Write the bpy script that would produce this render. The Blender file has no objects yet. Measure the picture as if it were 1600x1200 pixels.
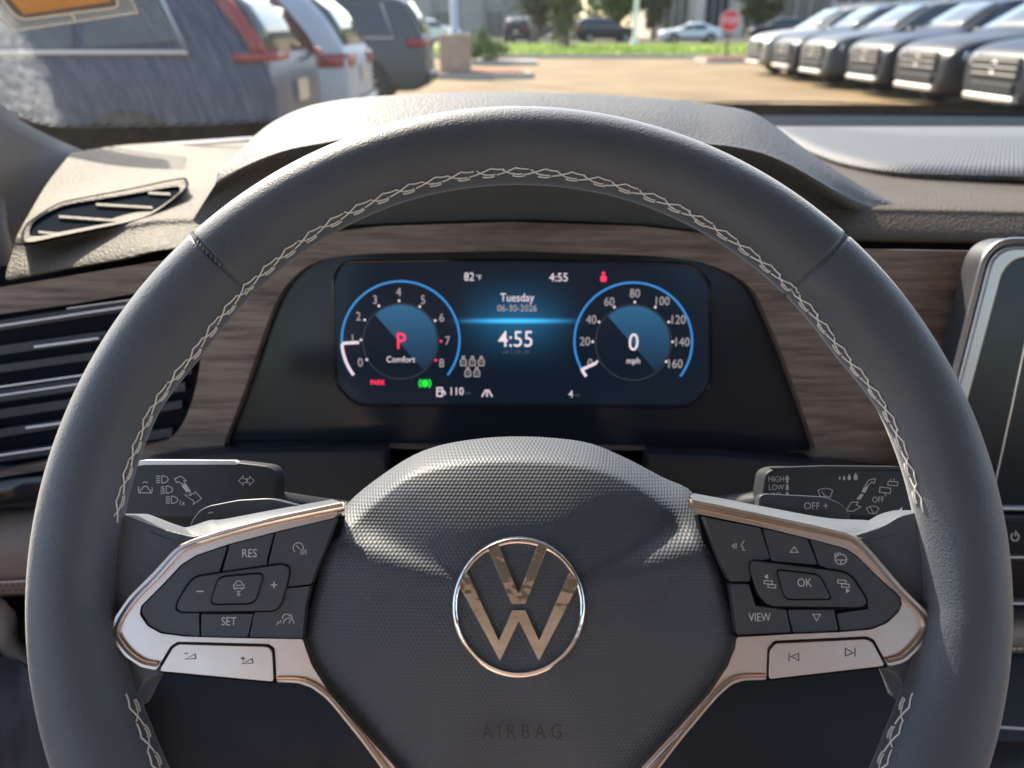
import bpy, bmesh, math, random
from mathutils import Vector, Matrix
random.seed(7)
R_ = math.radians
sc = bpy.context.scene
col = sc.collection

# ------------------------------------------------------------------ camera, sky, sun, exposure
F = 1250.0                      # focal length in photo pixels (1600 wide)
PITCH = R_(24.2)
EYE = Vector((0, 0, 1.30))
cam_d = bpy.data.cameras.new('camera')
cam_d.sensor_width = 36.0
cam_d.lens = F/1600*36
cam_d.clip_start = 0.01
cam_d.clip_end = 900
cam_d.dof.use_dof = True
cam_d.dof.focus_distance = 0.345
cam_d.dof.aperture_fstop = cam_d.lens/2.7
cam = bpy.data.objects.new('camera', cam_d)
cam.location = EYE
cam.rotation_euler = (math.pi/2-PITCH, 0, 0)
col.objects.link(cam)
sc.camera = cam

SUN_EL, SUN_AZ = R_(38), R_(-30)      # azimuth measured from straight ahead (+y), negative = left
to_sun = Vector((math.sin(SUN_AZ)*math.cos(SUN_EL), math.cos(SUN_AZ)*math.cos(SUN_EL), math.sin(SUN_EL)))
world = bpy.data.worlds.new('World')
sc.world = world
world.use_nodes = True
wn = world.node_tree.nodes
sky = wn.new('ShaderNodeTexSky')
sky.sky_type = 'NISHITA'
sky.sun_disc = False
sky.sun_elevation = SUN_EL
sky.sun_rotation = SUN_AZ
sky.dust_density = 2.0
bg = wn['Background']
bg.inputs['Strength'].default_value = 0.15
world.node_tree.links.new(sky.outputs[0], bg.inputs['Color'])
sl = bpy.data.lights.new('sun', 'SUN')
sl.energy = 3.5
sl.angle = R_(0.53)
sl.color = (1.0, 0.89, 0.72)
so = bpy.data.objects.new('sun', sl)
so.rotation_euler = to_sun.to_track_quat('Z', 'Y').to_euler()
so.location = (0, 0, 20)
col.objects.link(so)
sc.view_settings.view_transform = 'Standard'
sc.view_settings.look = 'None'
sc.view_settings.gamma = 1
sc.view_settings.exposure = 1.6
sc.cycles.use_denoising = True
sc.cycles.max_bounces = 10
sc.cycles.diffuse_bounces = 5
sc.cycles.transparent_max_bounces = 16
sc.cycles.sample_clamp_indirect = 6

# ------------------------------------------------------------------ helpers
CR = Vector((1, 0, 0))
CU = Vector((0, math.sin(PITCH), math.cos(PITCH)))
CD = Vector((0, math.cos(PITCH), -math.sin(PITCH)))

def ray(x, y):
    return CD + CR*((x-800)/F) + CU*((600-y)/F)
def atd(x, y, d):
    return EYE + ray(x, y)*d
def atY(x, y, Y):
    r = ray(x, y)
    return EYE + r*(Y/r.y)
def atZ(x, y, z):
    r = ray(x, y)
    return EYE + r*((z-EYE.z)/r.z)

class Plane:
    def __init__(s, o, n, u=CR):
        s.o = Vector(o); s.n = Vector(n).normalized()
        s.u = (u - s.n*u.dot(s.n)).normalized()
        s.v = s.n.cross(s.u)
    def hit(s, x, y, h=0.0):
        r = ray(x, y)
        t = (s.o + s.n*h - EYE).dot(s.n)/r.dot(s.n)
        return EYE + r*t
    def off(s, h):
        return Plane(s.o+s.n*h, s.n, s.u)

def spl(pts, n=6, closed=False):
    pts = [tuple(p) for p in pts]
    N = len(pts); out = []
    segs = N if closed else N-1
    for i in range(segs):
        p0 = pts[(i-1) % N] if closed or i > 0 else tuple(2*a-b for a, b in zip(pts[0], pts[1]))
        p1 = pts[i]; p2 = pts[(i+1) % N]
        p3 = pts[(i+2) % N] if closed or i+2 < N else tuple(2*a-b for a, b in zip(pts[-1], pts[-2]))
        for k in range(n):
            t = k/n
            out.append(tuple(0.5*((2*b)+(c-a)*t+(2*a-5*b+4*c-d)*t*t+(3*b-a-3*c+d)*t**3) for a, b, c, d in zip(p0, p1, p2, p3)))
    if not closed:
        out.append(pts[-1])
    return out

def rnd(pts, r=6, k=4):
    out = []; N = len(pts)
    for i, p in enumerate(pts):
        rr = p[2] if len(p) > 2 else r
        P = Vector(p[:2]); A = Vector(pts[i-1][:2]); B = Vector(pts[(i+1) % N][:2])
        la, lb = (A-P).length, (B-P).length
        ra = min(rr, la*0.48); rb = min(rr, lb*0.48)
        if rr <= 0.01:
            out.append(tuple(P)); continue
        a = P+(A-P).normalized()*ra; b = P+(B-P).normalized()*rb
        for j in range(k+1):
            t = j/k
            q = a*(1-t)**2 + P*2*t*(1-t) + b*t*t
            out.append((q.x, q.y))
    return out

class MB:
    def __init__(s):
        s.v = []; s.f = []
    def add(s, vs, fs):
        b = len(s.v); s.v += [Vector(v) for v in vs]; s.f += [tuple(i+b for i in f) for f in fs]
    def grid(s, rows, closed_u=False, closed_v=False):
        nr, nc = len(rows), len(rows[0])
        vs = [v for r in rows for v in r]; fs = []
        for i in range(nr if closed_v else nr-1):
            for j in range(nc if closed_u else nc-1):
                a = i*nc+j; b = i*nc+(j+1) % nc; c = ((i+1) % nr)*nc+(j+1) % nc; d = ((i+1) % nr)*nc+j
                fs.append((a, b, c, d))
        s.add(vs, fs)
    def prism(s, pts, n, t):
        N = len(pts); n = Vector(n)
        vs = list(pts)+[Vector(p)-n*t for p in pts]
        fs = [tuple(range(N)), tuple(range(2*N-1, N-1, -1))]
        for i in range(N):
            j = (i+1) % N
            fs.append((i, i+N, j+N, j))
        s.add(vs, fs)
    def plate(s, px, pl, h, t):
        s.prism([pl.hit(x, y, h) for x, y in px], pl.n, t)
    def face(s, px, pl, h):
        s.add([pl.hit(x, y, h) for x, y in px], [tuple(range(len(px)))])
    def box(s, c, sx, sy, sz, rot=None):
        c = Vector(c); vs = []
        for x in (-1, 1):
            for y in (-1, 1):
                for z in (-1, 1):
                    v = Vector((x*sx/2, y*sy/2, z*sz/2))
                    if rot: v = rot @ v
                    vs.append(c+v)
        s.add(vs, [(0, 1, 3, 2), (4, 6, 7, 5), (0, 4, 5, 1), (2, 3, 7, 6), (0, 2, 6, 4), (1, 5, 7, 3)])
    def tube(s, pts, r, closed=False, n=8, cap=True):
        pts = [Vector(p) for p in pts]; N = len(pts); rows = []
        nrm = None
        for i, p in enumerate(pts):
            if closed: t = pts[(i+1) % N]-pts[i-1]
            else: t = pts[min(i+1, N-1)]-pts[max(i-1, 0)]
            t.normalize()
            if nrm is None:
                a = Vector((0, 0, 1)) if abs(t.z) < .9 else Vector((1, 0, 0))
                nrm = (a - t*a.dot(t)).normalized()
            else:
                nrm = (nrm - t*nrm.dot(t)).normalized()
            bn = t.cross(nrm)
            rr = r[i] if isinstance(r, (list, tuple)) else r
            rows.append([p+(nrm*math.cos(2*math.pi*k/n)+bn*math.sin(2*math.pi*k/n))*rr for k in range(n)])
        b = len(s.v)
        s.grid(rows, closed_u=True, closed_v=closed)
        if not closed and cap:
            s.f.append(tuple(b+k for k in range(n))[::-1])
            s.f.append(tuple(b+(N-1)*n+k for k in range(n)))
    def ribbon(s, px, pl, h, w, closed=False):
        """flat stroke of width w (px) following px polyline on a plane"""
        P = [Vector(p) for p in px]; N = len(P); L = []; Rr = []
        for i, p in enumerate(P):
            a = P[i-1] if (closed or i > 0) else p
            b = P[(i+1) % N] if (closed or i < N-1) else p
            d1 = (p-a).normalized() if (p-a).length > 1e-6 else (b-p).normalized()
            d2 = (b-p).normalized() if (b-p).length > 1e-6 else d1
            n1 = Vector((-d1.y, d1.x)); n2 = Vector((-d2.y, d2.x))
            m = n1+n2
            if m.length < .2: m = n1
            m.normalize(); sc_ = min(1/max(m.dot(n1), .35), 2.2)
            L.append(p+m*w/2*sc_); Rr.append(p-m*w/2*sc_)
        rows = [[pl.hit(q.x, q.y, h) for q in L], [pl.hit(q.x, q.y, h) for q in Rr]]
        s.grid(rows, closed_u=closed)
    def text(s, body, x, y, hpx, pl, h, xs=0.9, extrude=0.0, align='CENTER', tilt=0.0, bold=0.0):
        cu = bpy.data.curves.new('t', 'FONT'); cu.body = body
        cu.align_x = align; cu.align_y = 'CENTER'
        size_m = (pl.hit(x, y-hpx/2, h)-pl.hit(x, y+hpx/2, h)).length/0.70
        cu.size = size_m; cu.extrude = extrude; cu.offset = bold*size_m; cu.resolution_u = 3
        ob = bpy.data.objects.new('t', cu); col.objects.link(ob)
        dg = bpy.context.evaluated_depsgraph_get()
        me = bpy.data.meshes.new_from_object(ob.evaluated_get(dg))
        o = pl.hit(x, y, h)
        u = pl.hit(x+8*math.cos(tilt), y+8*math.sin(tilt), h)-o; u.normalize(); v = pl.n.cross(u)
        s.add([o+u*(p.co.x*xs)+v*p.co.y+pl.n*p.co.z for p in me.vertices], [tuple(f.vertices) for f in me.polygons])
        bpy.data.objects.remove(ob); bpy.data.curves.remove(cu); bpy.data.meshes.remove(me)
    def build(s, name, m, parent=None, bevel=0, seg=2, sub=0, sharp=38, smooth=True, weld=False, solid=0):
        me = bpy.data.meshes.new(name)
        inv = WM[parent.name].inverted() if parent is not None and parent.name in WM else Matrix()
        me.from_pydata([inv @ v for v in s.v], [], s.f)
        bm = bmesh.new(); bm.from_mesh(me)
        if weld: bmesh.ops.remove_doubles(bm, verts=bm.verts, dist=1e-5)
        bmesh.ops.recalc_face_normals(bm, faces=bm.faces)
        for f in bm.faces: f.smooth = smooth
        if not bevel and not sub:
            for e in bm.edges:
                if len(e.link_faces) == 2 and e.calc_face_angle(0) > R_(sharp): e.smooth = False
        bm.to_mesh(me); bm.free()
        o = bpy.data.objects.new(name, me); col.objects.link(o)
        if m is not None: me.materials.append(m)
        if parent is not None:
            o.parent = parent
            WM[o.name] = WM.get(parent.name, Matrix())
        else:
            WM[o.name] = Matrix()
        if solid:
            md = o.modifiers.new('s', 'SOLIDIFY'); md.thickness = solid; md.offset = -1
        if sub:
            md = o.modifiers.new('u', 'SUBSURF'); md.levels = sub; md.render_levels = sub
        if bevel:
            md = o.modifiers.new('b', 'BEVEL'); md.width = bevel; md.segments = seg
            md.limit_method = 'ANGLE'; md.angle_limit = R_(40); md.harden_normals = True
        return o
WM = {}

def holeplate(outer, holes, pl, h, t):
    """flat panel with openings, as an MB"""
    bm = bmesh.new(); es = []
    for loop in [outer]+holes:
        vs = [bm.verts.new(pl.hit(x, y, h)) for x, y in loop]
        for i in range(len(vs)): es.append(bm.edges.new((vs[i-1], vs[i])))
    bmesh.ops.triangle_fill(bm, use_beauty=True, edges=es, normal=pl.n)
    fs = bm.faces[:]
    r = bmesh.ops.extrude_face_region(bm, geom=fs)
    for g in r['geom']:
        if isinstance(g, bmesh.types.BMVert): g.co -= pl.n*t
    m = MB(); bm.verts.index_update()
    m.add([v.co.copy() for v in bm.verts], [tuple(v.index for v in f.verts) for f in bm.faces])
    bm.free()
    return m

def tag(o, label=None, cat=None, group=None, kind=None):
    if label: o['label'] = label
    if cat: o['category'] = cat
    if group: o['group'] = group
    if kind: o['kind'] = kind
    return o

def empty(name, mat4=None):
    o = bpy.data.objects.new(name, None)
    o.empty_display_size = .05
    col.objects.link(o)
    m = mat4 or Matrix()
    o.matrix_world = m
    WM[o.name] = m.copy()
    return o

def copy_tree(o, mat4=None, parent=None):
    c = o.copy(); col.objects.link(c)
    if parent is not None: c.parent = parent
    if mat4 is not None: c.matrix_world = mat4
    for ch in list(o.children): copy_tree(ch, None, c)
    return c

# ------------------------------------------------------------------ materials
def mat(name, c, rough=.5, metal=0., spec=.5, emit=None, es=1., coat=0.):
    m = bpy.data.materials.new(name); m.use_nodes = True
    b = m.node_tree.nodes['Principled BSDF']
    b.inputs['Base Color'].default_value = (*c, 1)
    b.inputs['Roughness'].default_value = rough
    b.inputs['Metallic'].default_value = metal
    b.inputs['Specular IOR Level'].default_value = spec
    if coat:
        b.inputs['Coat Weight'].default_value = coat; b.inputs['Coat Roughness'].default_value = .04
    if emit:
        b.inputs['Emission Color'].default_value = (*emit, 1); b.inputs['Emission Strength'].default_value = es
    return m
def nodes(m):
    return m.node_tree.nodes, m.node_tree.links, m.node_tree.nodes['Principled BSDF']
def nd(m, t, **k):
    n = m.node_tree.nodes.new(t)
    for a, b in k.items(): setattr(n, a, b)
    return n
def math_(m, op, a, b=None):
    n = nd(m, 'ShaderNodeMath', operation=op)
    for i, q in enumerate((a, b)):
        if q is None: continue
        if isinstance(q, (int, float)): n.inputs[i].default_value = q
        else: m.node_tree.links.new(q, n.inputs[i])
    return n.outputs[0]
def bump(m, height, strength=.4, dist=.001):
    ns, ln, b = nodes(m)
    bp = nd(m, 'ShaderNodeBump'); bp.inputs['Strength'].default_value = strength; bp.inputs['Distance'].default_value = dist
    ln.new(height, bp.inputs['Height']); ln.new(bp.outputs[0], b.inputs['Normal'])
    return bp
def coords(m, scale=(1, 1, 1), out='Object'):
    ln = m.node_tree.links
    tc = nd(m, 'ShaderNodeTexCoord'); mp = nd(m, 'ShaderNodeMapping'); mp.inputs['Scale'].default_value = scale
    ln.new(tc.outputs[out], mp.inputs[0])
    return mp.outputs[0]
def noise(m, vec, scale, detail=3, rough=.55):
    n = nd(m, 'ShaderNodeTexNoise'); n.inputs['Scale'].default_value = scale
    n.inputs['Detail'].default_value = detail; n.inputs['Roughness'].default_value = rough
    m.node_tree.links.new(vec, n.inputs['Vector']); return n.outputs['Fac']
def voro(m, vec, scale, feature='SMOOTH_F1'):
    n = nd(m, 'ShaderNodeTexVoronoi', feature=feature); n.inputs['Scale'].default_value = scale
    m.node_tree.links.new(vec, n.inputs['Vector']); return n.outputs['Distance']
def ramp(m, fac, stops):
    n = nd(m, 'ShaderNodeValToRGB'); e = n.color_ramp.elements
    while len(e) > 1: e.remove(e[-1])
    e[0].position = stops[0][0]; e[0].color = (*stops[0][1], 1)
    for p, c in stops[1:]:
        q = e.new(p); q.color = (*c, 1)
    m.node_tree.links.new(fac, n.inputs[0]); return n.outputs[0]
def tint(m, vec, scale, c0, c1, lo=.35, hi=.65, detail=3):
    f = noise(m, vec, scale, detail)
    m.node_tree.links.new(ramp(m, f, [(lo, c0), (hi, c1)]), nodes(m)[2].inputs['Base Color'])
def rough_var(m, vec, scale, a, b):
    f = noise(m, vec, scale, 4)
    mr = nd(m, 'ShaderNodeMapRange'); mr.inputs[1].default_value = .3; mr.inputs[2].default_value = .7
    mr.inputs[3].default_value = a; mr.inputs[4].default_value = b
    m.node_tree.links.new(f, mr.inputs[0]); m.node_tree.links.new(mr.outputs[0], nodes(m)[2].inputs['Roughness'])

def leather(name, c, grain=900, strength=.35, rough=.42):
    m = mat(name, c, rough)
    v = coords(m)
    h = math_(m, 'ADD', voro(m, v, grain), math_(m, 'MULTIPLY', noise(m, v, grain*.35, 3), .8))
    bump(m, h, strength, .0007)
    tint(m, v, 14, tuple(x*.9 for x in c), tuple(x*1.1 for x in c))
    rough_var(m, v, 40, rough-.05, rough+.07)
    return m
def grained(name, c, grain=420, strength=.7, rough=.5):
    m = mat(name, c, rough, spec=.13)
    v = coords(m)
    d = noise(m, v, 60, 2)
    vd = nd(m, 'ShaderNodeVectorMath', operation='MULTIPLY_ADD')
    # slight warp so the hide pattern is irregular
    cmb = nd(m, 'ShaderNodeCombineXYZ'); m.node_tree.links.new(d, cmb.inputs[0]); m.node_tree.links.new(noise(m, v, 75, 2), cmb.inputs[1])
    m.node_tree.links.new(cmb.outputs[0], vd.inputs[0]); vd.inputs[1].default_value = (.0025, .0025, .0025); m.node_tree.links.new(v, vd.inputs[2])
    h = math_(m, 'ADD', voro(m, vd.outputs[0], grain), math_(m, 'MULTIPLY', noise(m, vd.outputs[0], grain*.5, 3), .5))
    bump(m, h, strength, .0011)
    tint(m, v, 9, tuple(x*.93 for x in c), tuple(x*1.07 for x in c))
    return m
def hexdots(m, vec, pitch):
    """hexagonal lattice of bumps from three plane waves"""
    ln = m.node_tree.links
    sx = nd(m, 'ShaderNodeSeparateXYZ'); ln.new(vec, sx.inputs[0])
    k = 2*math.pi/(pitch*math.sqrt(3)/2)
    tot = None
    for a in (90, 210, 330):
        q = math_(m, 'ADD', math_(m, 'MULTIPLY', sx.outputs[0], k*math.cos(R_(a))), math_(m, 'MULTIPLY', sx.outputs[1], k*math.sin(R_(a))))
        c = math_(m, 'COSINE', q)
        tot = c if tot is None else math_(m, 'ADD', tot, c)
    return tot

M = {}
M['leather'] = leather('black_leather', (.070, .085, .108), 1300, .22, .47)
for _k in ('leather',):
    _b = nodes(M[_k])[2]; _b.inputs['Sheen Weight'].default_value = .35; _b.inputs['Sheen Roughness'].default_value = .45
M['seat'] = leather('tan_leather', (.52, .37, .29), 500, .4, .5)
M['roll'] = leather('grey_brown_leather', (.25, .215, .19), 800, .4, .5)
M['dash'] = grained('dash_plastic', (.100, .084, .064), 600, .75, .60)
M['cowl'] = grained('cowl_plastic', (.102, .097, .090), 580, .85, .52)
M['pillar'] = grained('pillar_trim', (.20, .18, .16), 700, .3, .6)
M['plastic'] = mat('dark_plastic', (.035, .037, .042), .45)
M['plastic2'] = mat('soft_dark_plastic', (.018, .021, .026), .6, spec=.3)
for k in ('plastic', 'plastic2'):
    v = coords(M[k]); bump(M[k], noise(M[k], v, 1400, 2), .12, .0004); rough_var(M[k], v, 30, .4, .58)
M['button'] = mat('button_plastic', (.058, .065, .078), .42)
v = coords(M['button']); bump(M['button'], noise(M['button'], v, 2500, 2), .15, .0003); rough_var(M['button'], v, 60, .36, .5)
M['gap'] = mat('dark_gap', (.008, .009, .011), .9, spec=.08)
M['void'] = mat('vent_shade', (.016, .019, .026), 1., spec=0.)  # near-black base colour stands in for the shade inside the vents
M['gloss'] = mat('gloss_black', (.012, .014, .018), .12)
rough_var(M['gloss'], coords(M['gloss']), 25, .09, .18)
M['glass_black'] = mat('display_glass', (.017, .022, .029), .16, spec=.25)
rough_var(M['glass_black'], coords(M['glass_black']), 18, .13, .22)
M['silver'] = mat('silver_peach_reflection', (.74, .61, .53), .33, 1.)  # neutral trim; peach base colour carries the warm light it reflects
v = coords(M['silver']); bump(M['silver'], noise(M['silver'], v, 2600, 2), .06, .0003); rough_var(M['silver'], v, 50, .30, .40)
M['bezel'] = mat('bezel_silver', (.46, .44, .42), .36, 1.)
M['chrome'] = mat('chrome', (.86, .85, .84), .06, 1.)
rough_var(M['chrome'], coords(M['chrome']), 60, .04, .08)
bump(M['chrome'], noise(M['chrome'], coords(M['chrome']), 130, 2), .25, .0010)
M['strip'] = mat('bright_strip', (.82, .80, .80), .30, .15)  # near-white base stands in for bright reflections on the vent chrome
M['paint'] = mat('pale_lettering', (.62, .62, .62), .5)
M['dkpaint'] = mat('dark_lettering', (.02, .02, .022), .5)
M['thread'] = mat('pale_thread', (.78, .77, .74), .7)
bump(M['thread'], noise(M['thread'], coords(M['thread']), 3000, 2), .4, .0003)
m = M['pad'] = mat('pad_plastic', (.070, .080, .098), .55)
v = coords(m); bump(m, hexdots(m, v, .00165), .22, .0004); tint(m, v, 10, (.064, .074, .092), (.075, .085, .103))
m = M['padmark'] = mat('embossed_mark', (.040, .045, .055), .55)
m = M['mesh'] = mat('speaker_mesh', (.14, .138, .135), .55)
v = coords(m); hx = hexdots(m, v, .0044)
bump(m, hx, .35, .0008)
m.node_tree.links.new(ramp(m, math_(m, 'MULTIPLY_ADD', hx, .25), [(.0, (.135, .132, .126)), (.40, (.115, .113, .109)), (.55, (.05, .05, .05))]), nodes(m)[2].inputs['Base Color'])
hx.node.inputs
m = M['wood'] = mat('walnut_trim', (.17, .115, .085), .48)
v = coords(m, (4.5, 46, 46))
w1 = noise(m, v, 3.2, 6, .62); w2 = noise(m, coords(m, (9, 170, 170)), 3.0, 3)
wf = math_(m, 'ADD', math_(m, 'MULTIPLY', w1, .75), math_(m, 'MULTIPLY', w2, .42))
m.node_tree.links.new(ramp(m, wf, [(.44, (.085, .058, .044)), (.56, (.175, .122, .093)), (.70, (.26, .19, .15))]), nodes(m)[2].inputs['Base Color'])
bump(m, wf, .15, .0006)

def em(name, c, s=1.):
    return mat(name, (.01, .01, .01), .5, emit=c, es=s)
M['e_white'] = em('screen_white', (.95, .80, .88), .31)
M['e_grey'] = em('screen_grey', (.70, .60, .62), .20)
M['e_dim'] = em('screen_dim', (.5, .5, .55), .05)
M['e_red'] = em('screen_red', (1., .03, .10), .48)
M['e_green'] = em('screen_green', (.02, 1., .06), .30)
M['e_blue'] = em('screen_blue', (.05, .33, .85), .27)

# ------------------------------------------------------------------ planes of the cabin
WA = R_(6.6)
wn_ = (CU*math.sin(WA) - CD*math.cos(WA)).normalized()
W = Plane(atd(811, 896, .309), wn_)                   # steering wheel plane (through the rim's centre line)
TILT = R_(13)
fn = Vector((0, -math.cos(TILT), math.sin(TILT)))
FA = Plane(Vector((0, .545, 1.14)), fn)               # dashboard fascia
CL = FA.off(-.011)                                     # instrument glass
wheel_m = Matrix.Translation(W.o) @ Matrix((W.u, W.v, W.n)).transposed().to_4x4()

# ================================================================== SETTING: ground, lot, lawn, road
def sheet(name, x0, x1, y0, y1, z, m, nx=1, ny=1):
    b = MB()
    rows = [[Vector((x0+(x1-x0)*i/nx, y0+(y1-y0)*j/ny, z)) for i in range(nx+1)] for j in range(ny+1)]
    b.grid(rows); o = b.build(name, m); o['kind'] = 'structure'; return o
def ground_mat(name, c0, c1, scale, rough=.85, bs=.5):
    m = mat(name, c0, rough, spec=.25); v = coords(m)
    tint(m, v, scale, c0, c1, .3, .7, 5); bump(m, noise(m, v, 60, 4), bs, .006); return m
M['earth'] = ground_mat('earth', (.10, .085, .05), (.16, .13, .08), .4)
M['lot'] = ground_mat('pale_concrete', (.160, .108, .050), (.265, .185, .092), .45)
M['road'] = ground_mat('asphalt', (.05, .05, .052), (.075, .073, .07), .6)
M['kerb'] = ground_mat('kerb_concrete', (.36, .33, .28), (.46, .42, .36), 2)
M['grass'] = ground_mat('lawn', (.17, .25, .022), (.26, .32, .035), 1.4, .9, 1.)
M['mulch'] = ground_mat('red_mulch', (.20, .065, .04), (.33, .12, .07), 4, .95, 1.)
sheet('ground', -400, 400, -300, 600, -.02, M['earth'])
sheet('parking_lot', -40, 45, -30, 36.5, 0, M['lot'])
# ================================================================== CABIN: dashboard
dash = empty('dashboard')
tag(dash, 'grained grey car dashboard with walnut trim behind the steering wheel', 'dashboard')

cols = [
 [(112,238,.82),(75,285,.70),(45,335,.62),(27,368,.577),(20,392,.563),(10,437,.532)],
 [(200,226,.90),(165,280,.74),(130,322,.64),(112,358,.583),(107,380,.570),(100,420,.537)],
 [(300,222,.95),(270,275,.77),(235,312,.66),(208,344,.592),(204,362,.577),(195,403,.541)],
 [(400,220,.98),(350,270,.78),(300,308,.67),(268,338,.600),(267,354,.585),(270,388,.546)],
 [(520,215,1.0),(500,265,.80),(480,305,.68),(470,332,.605),(470,345,.590),(470,378,.570)],
 [(800,205,1.08),(800,260,.80),(800,295,.68),(800,322,.605),(800,335,.592),(800,368,.572)],
 [(1100,197,1.1),(1100,264,.76),(1100,295,.66),(1100,320,.604),(1100,333,.592),(1100,372,.573)],
 [(1250,197,1.12),(1255,268,.745),(1260,297,.66),(1265,321,.602),(1265,335,.590),(1265,375,.573)],
 [(1400,197,1.12),(1400,272,.74),(1400,299,.66),(1400,322,.602),(1400,336,.590),(1400,377,.573)],
 [(1600,197,1.12),(1600,278,.735),(1600,304,.66),(1600,326,.602),(1600,340,.590),(1600,380,.573)],
 [(1850,200,1.12),(1850,284,.735),(1850,310,.66),(1850,332,.602),(1850,346,.590),(1850,386,.573)],
 [(2200,208,1.10),(2200,292,.735),(2200,318,.66),(2200,340,.602),(2200,354,.590),(2200,394,.573)],
]
P = []
for c in cols:
    pts = [tuple(atY(*q)) for q in c]
    last = Vector(pts[-1]); pts.append(tuple(last+Vector((0, .03, -.004))))
    P.append(spl(pts, 6))
rows = []
for j in range(len(P[0])):
    rows.append([Vector(q) for q in spl([p[j] for p in P], 5)])
b = MB(); b.grid(rows); b.build('top_panel', M['dash'], dash, sharp=80)

# instrument cowl
hood = [((345,280,.60),(338,284,.578),(272,390,.583)),((372,250,.66),(375,263,.571),(300,378,.582)),((402,217,.70),(412,246,.563),(345,368,.58)),
 ((440,190,.72),(450,233,.556),(395,360,.58)),((500,167,.73),(500,223,.55),(470,355,.575)),((600,155,.73),(600,207,.543),(580,350,.572)),
 ((800,149,.74),(800,194,.536),(800,343,.57)),((1000,157,.73),(1000,207,.543),(1000,350,.572)),((1100,167,.73),(1090,222,.548),(1090,360,.575)),
 ((1165,178,.72),(1150,229,.551),(1150,366,.578)),((1200,197,.71),(1200,242,.556),(1200,372,.58)),((1250,236,.68),(1250,266,.563),(1240,378,.583)),
 ((1300,272,.645),(1300,296,.574),(1280,384,.586)),((1352,296,.638),(1350,316,.594),(1335,384,.584)),((1412,313,.615),(1410,320,.5995),(1400,376,.586)),((1490,321,.610),(1488,323.5,.602),(1482,350,.592))]
P = []
for B_, L_, F_ in hood:
    b0, l0, f0 = atY(*B_), atY(*L_), atY(*F_)
    if B_[0] == 1352: b0.z -= .004; l0.z -= .002
    if B_[0] >= 1400: b0.z -= .010; l0.z -= .008; f0.y += .003
    if B_[0] >= 1450: b0.z -= .004; l0.z -= .004; f0.y += .006
    mid = (b0+l0)/2 + Vector((0, 0, .006))
    back = b0 + Vector((0, .05, -.05))
    lip1 = l0 + (f0-l0).normalized()*.006 + Vector((0, .001, 0))
    lipa = l0 + (mid-l0).normalized()*.005
    P.append(spl([tuple(q) for q in (back, b0, mid, lipa, l0, lip1, (l0+f0)/2+Vector((0, .014, .004)), f0)], 4))
rows = [[Vector(q) for q in spl([p[j] for p in P], 6)] for j in range(len(P[0]))]
b = MB(); b.grid(rows); b.build('instrument_hood', M['cowl'], dash, sharp=80)

# speaker grille, a perforated sheet lying on the right of the top panel
b = MB(); rows = []
e0 = [(1198,198),(1235,222),(1280,243),(1330,259),(1400,270),(1500,274),(1600,276),(1850,281)]
e1 = [(1300,197),(1340,197),(1380,197),(1430,197),(1490,197),(1550,197),(1640,198),(1860,202)]
for t in (0, .25, .5, .75, 1):
    r = []
    for (x0, y0), (x1, y1) in zip(spl(e0, 4), spl(e1, 4)):
        x, y = x0+(x1-x0)*t, y0+(y1-y0)*t
        if t == 0: y = y0
        r.append(atZ(x, max(y, 198), 1.1795))
    rows.append(r)
b.grid(rows); b.build('speaker_grille', M['mesh'], dash, solid=.004)
b = MB(); b.tube([atZ(x, y, 1.180) for x, y in spl(e0, 6)], .0014, n=6); b.build('grille_edge', M['cowl'], dash)
# dark channel and ledge along the foot of the windshield
b = MB(); b.grid([[atY(x, 199, 1.115) for x in (1100, 1300, 1600, 2200)], [atY(x, 184, 1.16) for x in (1100, 1300, 1600, 2200)], [atY(x, 181, 1.18) for x in (1100, 1300, 1600, 2200)], [atY(x, 178, 1.19) for x in (1100, 1300, 1600, 2200)]])
M['channel'] = mat('channel_shadow', (.018, .024, .034), .9, spec=.1)  # shadow lying in the channel is put into this dark navy colour
b.build('windshield_channel', M['channel'], dash)

# dark core behind the fascia
b = MB(); b.plate([(-200, 440), (300, 380), (1300, 372), (2000, 380), (2000, 1000), (-200, 1000)], FA, -.03, .02)
b.build('fascia_core', M['gap'], dash)
# lips under the skin
CLO = rnd([(580,396),(800,392),(1033,400),(1100,410),(1150,430),(1180,455),(1192,482),(1220,547),(1250,630),(1278,712,14),(1010,702),(600,699),(346,704,14),(380,615),(402,550),(420,497),(440,452),(475,416),(520,401)], 24, 3)
VENT = rnd([(-140,512),(0,491),(120,474),(225,456),(322,470,30),(312,585,60),(292,655,50),(262,693,30),(160,706),(70,722),(0,737),(-140,762)], 10, 4)
WOUT = rnd([(-160,470),(0,449),(240,409),(420,380),(520,362),(600,353),(800,347),(1000,353),(1150,372),(1250,388),(1620,394),(1620,740),(1402,736),(1300,724),(1277,715),(1010,703),(600,700.4),(346,706),(235,718),(70,735),(0,746),(-160,775)], 6, 2)
m = holeplate(WOUT, [CLO, VENT], FA, 0, .012)
m.build('wood_trim', M['wood'], dash, bevel=.0022, seg=3)
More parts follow.
